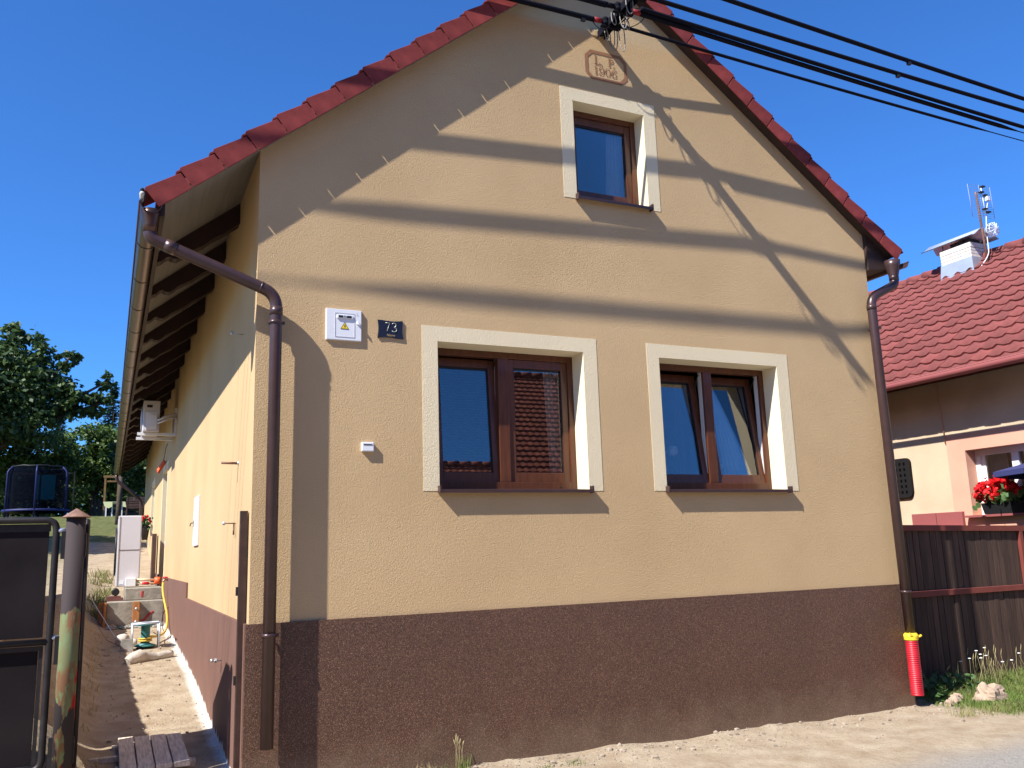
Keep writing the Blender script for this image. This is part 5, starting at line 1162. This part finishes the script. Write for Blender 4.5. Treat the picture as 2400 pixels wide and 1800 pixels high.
def tree(loc, blobs, n, size, mt, label, trunk_r=.2, droop=.3, group=None, clump=.45):
    loc = Vector((loc[0], loc[1], ground_z(loc[0], loc[1]))); t = empty('tree', loc, label, 'tree', group)
    m = MB(); top = max(blobs, key=lambda b: b[2]); fork = loc+Vector((0, 0, (min(b[2]-b[3] for b in blobs)-loc.z)*.9+.3))
    m.tube([loc-Vector((0, 0, .3)), loc+(fork-loc)*.5+Vector((.06, .03, 0)), fork], [trunk_r*1.25, trunk_r, trunk_r*.85], 10)
    for bq in blobs:
        p = Vector(bq[:3]); mid = fork*.5+p*.5+Vector((random.uniform(-.3, .3), random.uniform(-.3, .3), .2)); m.tube([fork, mid, p, p+(p-mid).normalized()*bq[3]*.3], [trunk_r*.55, trunk_r*.35, trunk_r*.18, .02], 7)
        for k in range(4):
            d = Vector((random.gauss(0, 1), random.gauss(0, 1), random.gauss(0, .7))).normalized()*bq[3]*.6; m.tube([p, p+d*.5+Vector((0, 0, .1)), p+d], [trunk_r*.16, trunk_r*.1, .012], 5)
    m.build('trunk', M_bark, t); crown('crown', blobs, n, size, mt, t, droop, clump); return t
tree((-5.2, 33), [(-5.0, 33, 8.2, 1.9, .9), (-3.5, 33, 8.0, 1.25, .9), (-4.3, 33, 9.6, 1.0, .8), (-2.5, 32.6, 7.6, .75, .9), (-1.55, 32.5, 7.55, .62, .8), (-1.25, 32.5, 8.5, .38, .9), (-6.5, 33, 7.8, 2.2, .9), (-4.0, 32.5, 6.7, 1.2, .8), (-2.75, 32.5, 9.3, .45, 1.0), (-4.75, 33, 10.35, .5, 1.0)], 22000, .22, M_leaf, 'large dark green fruit tree with drooping leaves, tallest at the left', .24, .5)
tree((-5.6, 36), [(-5.2, 36, 6.3, 1.6, .8), (-3.6, 36, 6.0, 1.2, .8), (-6.8, 36, 6.2, 1.7, .9), (-4.4, 35.6, 5.1, 1.2, .8), (-2.9, 36, 5.1, .9, .9)], 14000, .19, M_leaf2, 'lower pale green willowy tree behind the trampoline', .16, .6)
tree((-1.6, 38), [(-1.9, 38, 6.5, 1.15, .8), (-.9, 38, 6.6, 1.1, .8), (-1.5, 38, 5.4, 1.2, .8), (-.2, 38, 5.9, 1.1, .9), (-2.8, 38.4, 5.6, 1.0, .8), (.6, 38.3, 6.0, 1.0, .9), (-.6, 38, 5.0, 1.0, .8)], 15000, .18, M_leaf2, 'bright green bushy tree in the middle of the garden', .13, .3)
tree((.5, 34), [(.5, 34, 5.4, 1.3, 1.0), (1.3, 34, 5.8, 1.1, .9), (-.1, 34.4, 5.5, .9, .8)], 9000, .16, M_leaf, 'dark green tree at the rear corner of the house', .12, .3)
tree((-7.5, 40), [(-7.5, 40, 5.5, 2.4, .9), (-5.5, 41, 5.2, 2.0, .8), (-3.0, 42, 5.4, 1.8, .8)], 6000, .22, M_leaf, 'shaded broad tree far back at the left edge of the garden', .2, .3)
tree((-6.6, 16.2), [(-6.6, 16.0, 7.3, 1.2, .9), (-7.6, 17.0, 7.9, 1.1, .9), (-6.4, 17.3, 6.9, .9, .9), (-7.0, 15.2, 7.9, .8, .8)], 7000, .2, M_leaf, 'broad fruit tree left of the path, shading the ground behind the heat pump', .16, .3)
tree((-7.2, 30.0), [(-7.2, 30.0, 8.4, 1.3, .9), (-7.6, 31.0, 7.9, 1.0, .9)], 5000, .2, M_leaf, 'fruit tree left of the lawn, shading the grass before the table', .16, .3)
def conifer(x, y, h, r, label):
    z0 = ground_z(x, y); t = empty('conifer', (x, y, z0), label, 'conifer'); m = MB(); m.tube([(x, y, z0-.2), (x, y, z0+h)], [h*.02, .012], 8); m.build('trunk', M_bark, t)
    m = MB(); sh = []
    lv = int(h*3.2)
    for j in range(lv):
        t_ = j/lv; z = z0+h*(.25+.75*t_); rr = r*(1-t_)**.8+.05
        zb_ = z
        for k in range(11):
            z = zb_+random.uniform(-.22, .22); a = random.uniform(0, 6.283); d = Vector((math.cos(a), math.sin(a), random.uniform(-.35, .25)+.3*t_)); e_ = Vector((x, y, z))+d*rr*random.uniform(.45, 1.15); m.tube([(x, y, z), e_], [.015, .004], 4); sh += [.3]*6
            for q in range(9):
                c = Vector((x, y, z)).lerp(e_, .15+.85*q/9)+Vector((random.gauss(0, .05), random.gauss(0, .05), random.gauss(0, .05))); b = len(m.v); s_ = Vector((-d.y, d.x, 0))*.16*(1-.5*q/9); m.v += [tuple(c), tuple(c+s_+d*.08), tuple(c+d*.16-Vector((0, 0, .05))), tuple(c-s_+d*.08)]; m.face((b, b+1, b+2, b+3)); sh.append(random.random())
    o = m.build('needles', M_needle, t); a = o.data.attributes.new('shade', 'FLOAT', 'FACE'); a.data.foreach_set('value', (sh+[.5]*len(o.data.polygons))[:len(o.data.polygons)])
conifer(-.95, 46, 7.3, 1.2, 'blue green conifer behind the gutter at the garden end')
conifer(-.1, 48, 8.0, 1.3, 'taller conifer half hidden by the eaves at the garden end')
conifer(-4.2, 60, 8.2, .9, 'small distant spruce tip between the garden trees')
# far hedge mass closing the garden
m = MB(); sh = []
for k in range(22000):
    x = random.uniform(-14, 6); y = random.uniform(43, 50); z = 2.95+random.uniform(0, 1)**.8*(3.3+1.1*noise.noise(Vector((x*.35, 2, 0)))); leaf_mesh(m, sh, Vector((x, y, z)), .34, .2)
o = m.build('distant_wood', M_leaf); a = o.data.attributes.new('shade', 'FLOAT', 'FACE'); a.data.foreach_set('value', sh[:len(o.data.polygons)]); o['kind'] = 'stuff'
# trampoline
TX, TY = -3.28, 29.5; tz = ground_z(TX, TY)
tr = empty('trampoline', (TX, TY, tz), 'blue trampoline with dark safety net in the garden', 'trampoline')
r_ = 1.08; th = 3.02-.0
m = MB(); m.lathe((TX, TY, tz+.22), [(r_-.16, .03), (r_+.02, .03), (r_+.04, -.05), (r_-.02, -.06), (r_-.16, .0)], 28); m.build('pad', M_tramp, tr)
m = MB(); m.lathe((TX, TY, tz+.22), [(r_-.15, .0), (r_-.15, .012)], 28); m.build('mat', M_black, tr)
for k in range(6):
    a = R(30+60*k); m = MB(); x, y = TX+r_*1.0*math.cos(a), TY+r_*1.0*math.sin(a); m.tube(rounded([(x, y, tz-.1), (x, y, tz+1.62), (TX+(r_-.22)*math.cos(a), TY+(r_-.22)*math.sin(a), tz+1.78)], .2), .032, 8); m.build('pole', M_tramp, tr)
m = MB(); n = 28; bq = 0
for j, (rr, zz) in enumerate(((r_-.08, .25), (r_-.08, .9), (r_-.10, 1.45), (r_-.2, 1.77))):
    for k in range(n): a = 2*math.pi*k/n; m.v.append((TX+rr*math.cos(a), TY+rr*math.sin(a), tz+zz))
for j in range(3):
    for k in range(n): m.face((j*n+k, j*n+(k+1) % n, (j+1)*n+(k+1) % n, (j+1)*n+k), True)
m.build('net', M_net, tr)
m = MB(); m.tube([(TX+(r_-.2)*math.cos(2*math.pi*k/24), TY+(r_-.2)*math.sin(2*math.pi*k/24), tz+1.78+.012*math.sin(k*2.1)) for k in range(25)], .025, 6); m.build('top_hoop', M_black, tr)
cl = empty('clothesline', (-3.2, 32.0, ground_z(-3.2, 32)), 'clothesline with a teal towel behind the trampoline', 'clothesline')
m = MB(); zc_ = ground_z(-3.2, 32)
for x in (-4.3, -2.2): m.tube([(x, 32, zc_-.2), (x, 32, zc_+1.75)], .03, 6)
m.tube([(-4.3, 32, zc_+1.7), (-3.2, 32, zc_+1.6), (-2.2, 32, zc_+1.7)], .012, 5); m.tube([(-4.3, 32.3, zc_+1.7), (-3.2, 32.3, zc_+1.62), (-2.2, 32.3, zc_+1.7)], .012, 5); m.build('line', M_swood, cl)
m = MB(); m.box(-3.55, -2.85, 31.98, 32.0, zc_+.65, zc_+1.60); m.build('towel', M_tealcl, cl)
# swing frame, bench, table, board fence
SY = 30.5; sz = ground_z(-.8, SY)
sg_ = empty('swing_frame', (-.85, SY, sz), 'tan timber swing frame in the garden', 'swing frame')
m = MB()
for x in (-1.08, -.62): m.obox(Matrix.Translation((x, SY, sz+.72)), .07, .07, 1.65)
m.obox(Matrix.Translation((-.85, SY, sz+1.50)), .60, .08, .09); m.obox(Matrix.Translation((-.85, SY, sz+1.32)), .40, .05, .06); m.build('timber', M_swood, sg_)
tb = empty('garden_table', (-.75, 28.3, ground_z(-.75, 28.3)), 'white garden table in the lawn', 'table'); z0 = ground_z(-.75, 28.3)
m = MB(); m.box(-1.05, -.42, 28.0, 28.7, z0+.46, z0+.49); m.build('table_top', M_white, tb)
for x in (-1.0, -.80, -.48):
    m = MB(); m.box(x-.022, x+.022, 28.05, 28.10, z0-.02, z0+.46); m.build('leg', M_white, tb)
m = MB(); m.box(-1.10, -.38, 27.96, 28.72, z0+.492, z0+.502); tc_ = 0; m.prism([(-1.10, 27.955, z0+.50), (-.80, 27.955, z0+.50), (-.80, 27.955, z0+.33), (-.92, 27.955, z0+.27), (-1.05, 27.955, z0+.34)], (0, .008, 0)); m.prism([(-.46, 27.955, z0+.50), (-.38, 27.955, z0+.50), (-.34, 27.955, z0+.30), (-.46, 27.955, z0+.33)], (0, .008, 0)); tag(m.build('tablecloth', M_ycloth), 'pale yellow cloth draped over the garden table', 'tablecloth')
bn = empty('garden_bench', (-.05, 27.6, ground_z(-.05, 27.6)), 'brown slatted garden bench seen beside the house corner', 'bench'); z0 = ground_z(-.05, 27.6)
for k in range(5): m = MB(); m.box(-.31, .35, 27.55, 27.58, z0+.30+k*.085, z0+.365+k*.085); m.build('back_slat', M_dwood, bn)
m = MB(); m.box(-.33, .37, 27.6, 28.1, z0+.26, z0+.29); m.build('seat', M_dwood, bn)
for x in (-.33, .34): m = MB(); m.box(x-.02, x+.02, 27.53, 28.1, z0-.1, z0+.26); m.box(x-.02, x+.02, 27.54, 27.6, z0+.26, z0+.75); m.build('leg', M_dwood, bn)
gf_ = empty('slat_fence', (-.4, 33.5, ground_z(-.4, 33.5)), 'low dark horizontal slat fence at the garden end', 'fence'); z0 = ground_z(-.4, 33.5)
for k in range(4): m = MB(); m.box(-1.3, 1.6, 33.5, 33.53, z0+.02+k*.16, z0+.12+k*.16); m.build('slat', M_dwood, gf_)
for x in (-1.3, .1, 1.5): m = MB(); m.box(x-.04, x+.04, 33.54, 33.6, z0-.1, z0+.7); m.build('fence_post', M_dwood, gf_)
tt = empty('tree', (-.62, 24.0, ground_z(-.62, 24)), 'slim bare trunk of a young tree in front of the garden table', 'tree')
m = MB(); z0 = ground_z(-.62, 24.0); m.tube([(-.64, 24, z0-.2), (-.61, 24, z0+.9), (-.60, 24, z0+1.5)], [.09, .07, .05], 8); m.build('trunk', M_bark, tt)
m = MB(); m.box(-5.2, -4.6, 31, 31.05, ground_z(-5, 31)+.1, ground_z(-5, 31)+.6); tag(m.build('wooden_crate', M_form), 'orange timber box at the far left behind the trampoline', 'crate')

# ------------------------------------------------------------------ grass, weeds, stones
def blades(m, x, y, n, h, spread, lean=.35, w=.004):
    for k in range(n):
        bx = x+random.gauss(0, spread); by = y+random.gauss(0, spread); z = ground_z(bx, by)-.004; hh = h*random.uniform(.4, 1.15)
        dx, dy = random.gauss(0, lean), random.gauss(0, lean); a = random.uniform(0, math.pi); wx, wy = w*math.cos(a), w*math.sin(a)
        b = len(m.v); p1 = (bx+dx*hh*.35, by+dy*hh*.35, z+hh*.6); p2 = (bx+dx*hh, by+dy*hh, z+hh*(1-.3*min(1, dx*dx+dy*dy)))
        m.v += [(bx-wx, by-wy, z), (bx+wx, by+wy, z), (p1[0]+wx*.7, p1[1]+wy*.7, p1[2]), (p1[0]-wx*.7, p1[1]-wy*.7, p1[2]), p2]; m.face((b, b+1, b+2, b+3)); m.face((b+3, b+2, b+4))
m = MB(); cnt = 0
while cnt < 24000:
    x = random.uniform(6.3, 9.6); y = random.uniform(-.95, .40); nz_ = fbm(x, y, 1.3)
    if random.random() > sstep(-1.0, -.25, y+.28*nz_)*sstep(6.35, 6.9, x+.2*nz_): continue
    m.mi = 0 if random.random() < .72+.5*nz_ else 1
    blades(m, x, y, 1, .055+.06*sstep(.0, .4, y), .0); cnt += 1
tag(m.build('grass', [M_grass, M_grassd]), kind='stuff')
m = MB()
for k in range(160):
    x = random.uniform(6.5, 9.4); blades(m, x, .33, 2, random.uniform(.12, .30), .03, .22, .0025)
for (x, y, n, h) in ((6.12, -.62, 60, .10), (6.55, -.66, 80, .09), (6.75, -.62, 70, .10), (7.1, -.66, 60, .07), (7.4, -.7, 60, .07), (6.34, -.66, 40, .08)):
    m.mi = 0; blades(m, x, y, n, h, .06, .5, .003)
tag(m.build('roadside_grass', M_grassd), kind='stuff')
def weed(x, y, n, h, spread, label, m_=M_grassd, cat='grass tuft', lean=.35):
    m = MB(); blades(m, x, y, n, h, spread, lean, .003); return tag(m.build('grass_tuft', m_), label, cat)
weed(1.52, -.10, 46, .13, .03, 'tall green tuft of grass at the plinth left of centre', M_grass)
m = MB()
for k in range(7):
    a = random.uniform(-.5, .5); x = 1.50+random.gauss(0, .02); z = ground_z(x, -.1); tip = (x-.06+.10*k/6+a*.04, -.10, z+.27-.02*abs(k-3)); m.tube(bez((x, -.1, z), (x, -.1, z+.12), (x+(tip[0]-x)*.6, -.1, z+.2), tip, 6), [.0016]*5+[.005, .001], 5)
tag(m.build('seed_stalks', M_straw), 'pale dry seed stalks rising from the tall tuft at the plinth', 'grass')
weed(1.22, -.12, 60, .10, .05, 'low yellowish grass tuft at the plinth bottom edge', M_straw)
weed(1.36, -.14, 40, .08, .04, 'green weed between the two tufts at the plinth', M_grass)
weed(.90, -.09, 26, .10, .05, 'dry straw bits sticking up beside the left downpipe', M_straw, lean=.6)
weed(2.32, -.34, 60, .035, .05, 'low green weed patch on the sandy strip below the left window', M_grass)
weed(2.08, -.36, 30, .03, .04, 'small green weed on the sandy strip at the bottom edge', M_grass)
# daisies and stalks by the fence
wf = empty('wildflowers', (8, .25, -.3), 'thin wild daisies and seed stalks along the fence foot', 'wildflowers')
for k in range(38):
    x = random.uniform(7.25, 9.0); y = random.uniform(.1, .36); z = ground_z(x, y); h = random.uniform(.16, .36); t_ = (x+random.gauss(0, .05), y+random.gauss(0, .03), z+h)
    m = MB(); m.tube(bez((x, y, z), (x, y, z+h*.5), (t_[0], t_[1], z+h*.8), t_, 5), .0022, 4); m.build('stem', M_straw, wf)
    m = MB()
    if random.random() < .55: m.lathe(t_, [(.0, -.004), (.018, .0), (.016, .005), (.0, .008)], 7); m.build('flower_head', M_petal, wf)
    else: m.tube([t_, (t_[0]+.02, t_[1], t_[2]+.07)], [.007, .001], 5); m.build('seed_head', M_straw, wf)
m = MB()
for k in range(26):
    x = random.uniform(-1.05, -.80); y = random.uniform(9.6, 13.5); blades(m, x, y, 26, random.uniform(.10, .28), .07, .5, .008)
tag(m.build('bank_weeds', M_grassd), kind='stuff')
m = MB()
for k in range(30):
    x = random.uniform(-1.05, -.93); y = random.uniform(.6, 8); blades(m, x, y, 7, random.uniform(.04, .12), .04, .6, .004)
tag(m.build('dry_bank_grass', M_straw), kind='stuff')
st_ = MB(); zz = ground_z(6.95, -.22); st_.sphere((6.93, -.26, zz+.05), .145, 16, 11, .75, (1.12, .8, .85), False)
tag(st_.build('boulder', M_stone), 'pale limestone boulder in the grass right of the drain hose', 'stone')
for (x, y, r, lb) in ((6.58, -.16, .06, 'small pale stone between the boulder and the house corner'), (6.45, -.20, .045, 'smallest pale stone next to the house corner'), (6.70, -.10, .05, 'whitish stone behind the boulder near the corner')):
    s = MB(); s.sphere((x, y, ground_z(x, y)+r*.4), r, 9, 6, .6, (1.2, 1, .8), False); tag(s.build('stone', M_stone), lb, 'stone')
m = MB()
for k in range(26):
    a = random.uniform(0, 6.28); x = 6.52+.07*math.cos(a)*random.random(); y = -.06+.06*math.sin(a)*random.random(); z = ground_z(x, y)+random.uniform(.03, .17); n_ = Vector((random.gauss(0, .5), random.gauss(0, .5)-.3, 1)).normalized(); t1 = n_.orthogonal().normalized()*.032; t2 = n_.cross(t1); c = Vector((x, y, z)); m.poly([c+t1*math.cos(q)+t2*math.sin(q) for q in (0, .9, 1.8, 2.7, 3.6, 4.5, 5.4)])
tag(m.build('leafy_weed', M_weed), 'broad leaved green weed behind the drain hose', 'weed')
m = MB()
for k in range(260):
    x = random.uniform(6.25, 7.3); y = random.uniform(.12, .40); z = ground_z(x, y)+random.uniform(.0, .15); n_ = Vector((random.gauss(0, .6), random.gauss(0, .6)-.3, .8)).normalized(); t1 = n_.orthogonal().normalized()*.03; t2 = n_.cross(t1); c = Vector((x, y, z)); m.poly([c+t1*math.cos(q)+t2*math.sin(q) for q in (0, 1.2, 2.5, 3.8, 5.1)])
tag(m.build('nettle_patch', M_weed), kind='stuff')
# pebbles on the sandy strip and path
m = MB()
for k in range(2400):
    if k < 1900: x = random.uniform(.2, 7.2); y = -abs(random.gauss(0, .35))-.03
    else: x = random.uniform(-.95, -.05); y = random.uniform(1.5, 8.5)
    r = random.choice((.004, .005, .006, .009, .012, .02) if k % 5 == 0 else (.003, .004, .005, .007)); m.sphere((x, y, ground_z(x, y)+r*.3), r, 5, 3, .6, (1.2, 1, .8), False)
tag(m.build('pebbles', mat('pebble', (.34, .27, .20), .9, .3, 20)), kind='stuff')
# splash of pale plaster along the side wall foot
m = MB(); y = .5
while y < 9.1:
    x = -.022; z = ground_z(-.05, y); k = random.uniform(.03, .09)
    m.poly([(x-.001, y, z-.03), (x-.001, y+.11, z-.03), (x-.001, y+.08, z+k*.5), (x-.001, y+.05, z+k), (x-.001, y+.02, z+k*.4)]); y += .07
tag(m.build('plaster_splash', mat('lime', (.70, .66, .58), .95, .15, 20)), kind='stuff')
GR = {'overhead_wire': 'overhead wires at the gable', 'curtain': 'curtains behind the panes', 'wall_hook': 'hooks on the side wall', 'plastic_sack': 'sacks on the sandy path', 'steel_rod': 'steel rods on the left bank', 'tree': 'garden trees', 'conifer': 'distant conifers', 'grass_tuft': 'grass tufts along the plinth', 'stone': 'stones by the corner'}
for o in bpy.data.objects:
    k = o.name.split('.')[0]
    if o.parent is None and k in GR and 'kind' not in o: o['group'] = GR[k]
print('objects', len(bpy.data.objects), 'tris', sum(len(o.data.polygons) for o in bpy.data.objects if o.type == 'MESH'))
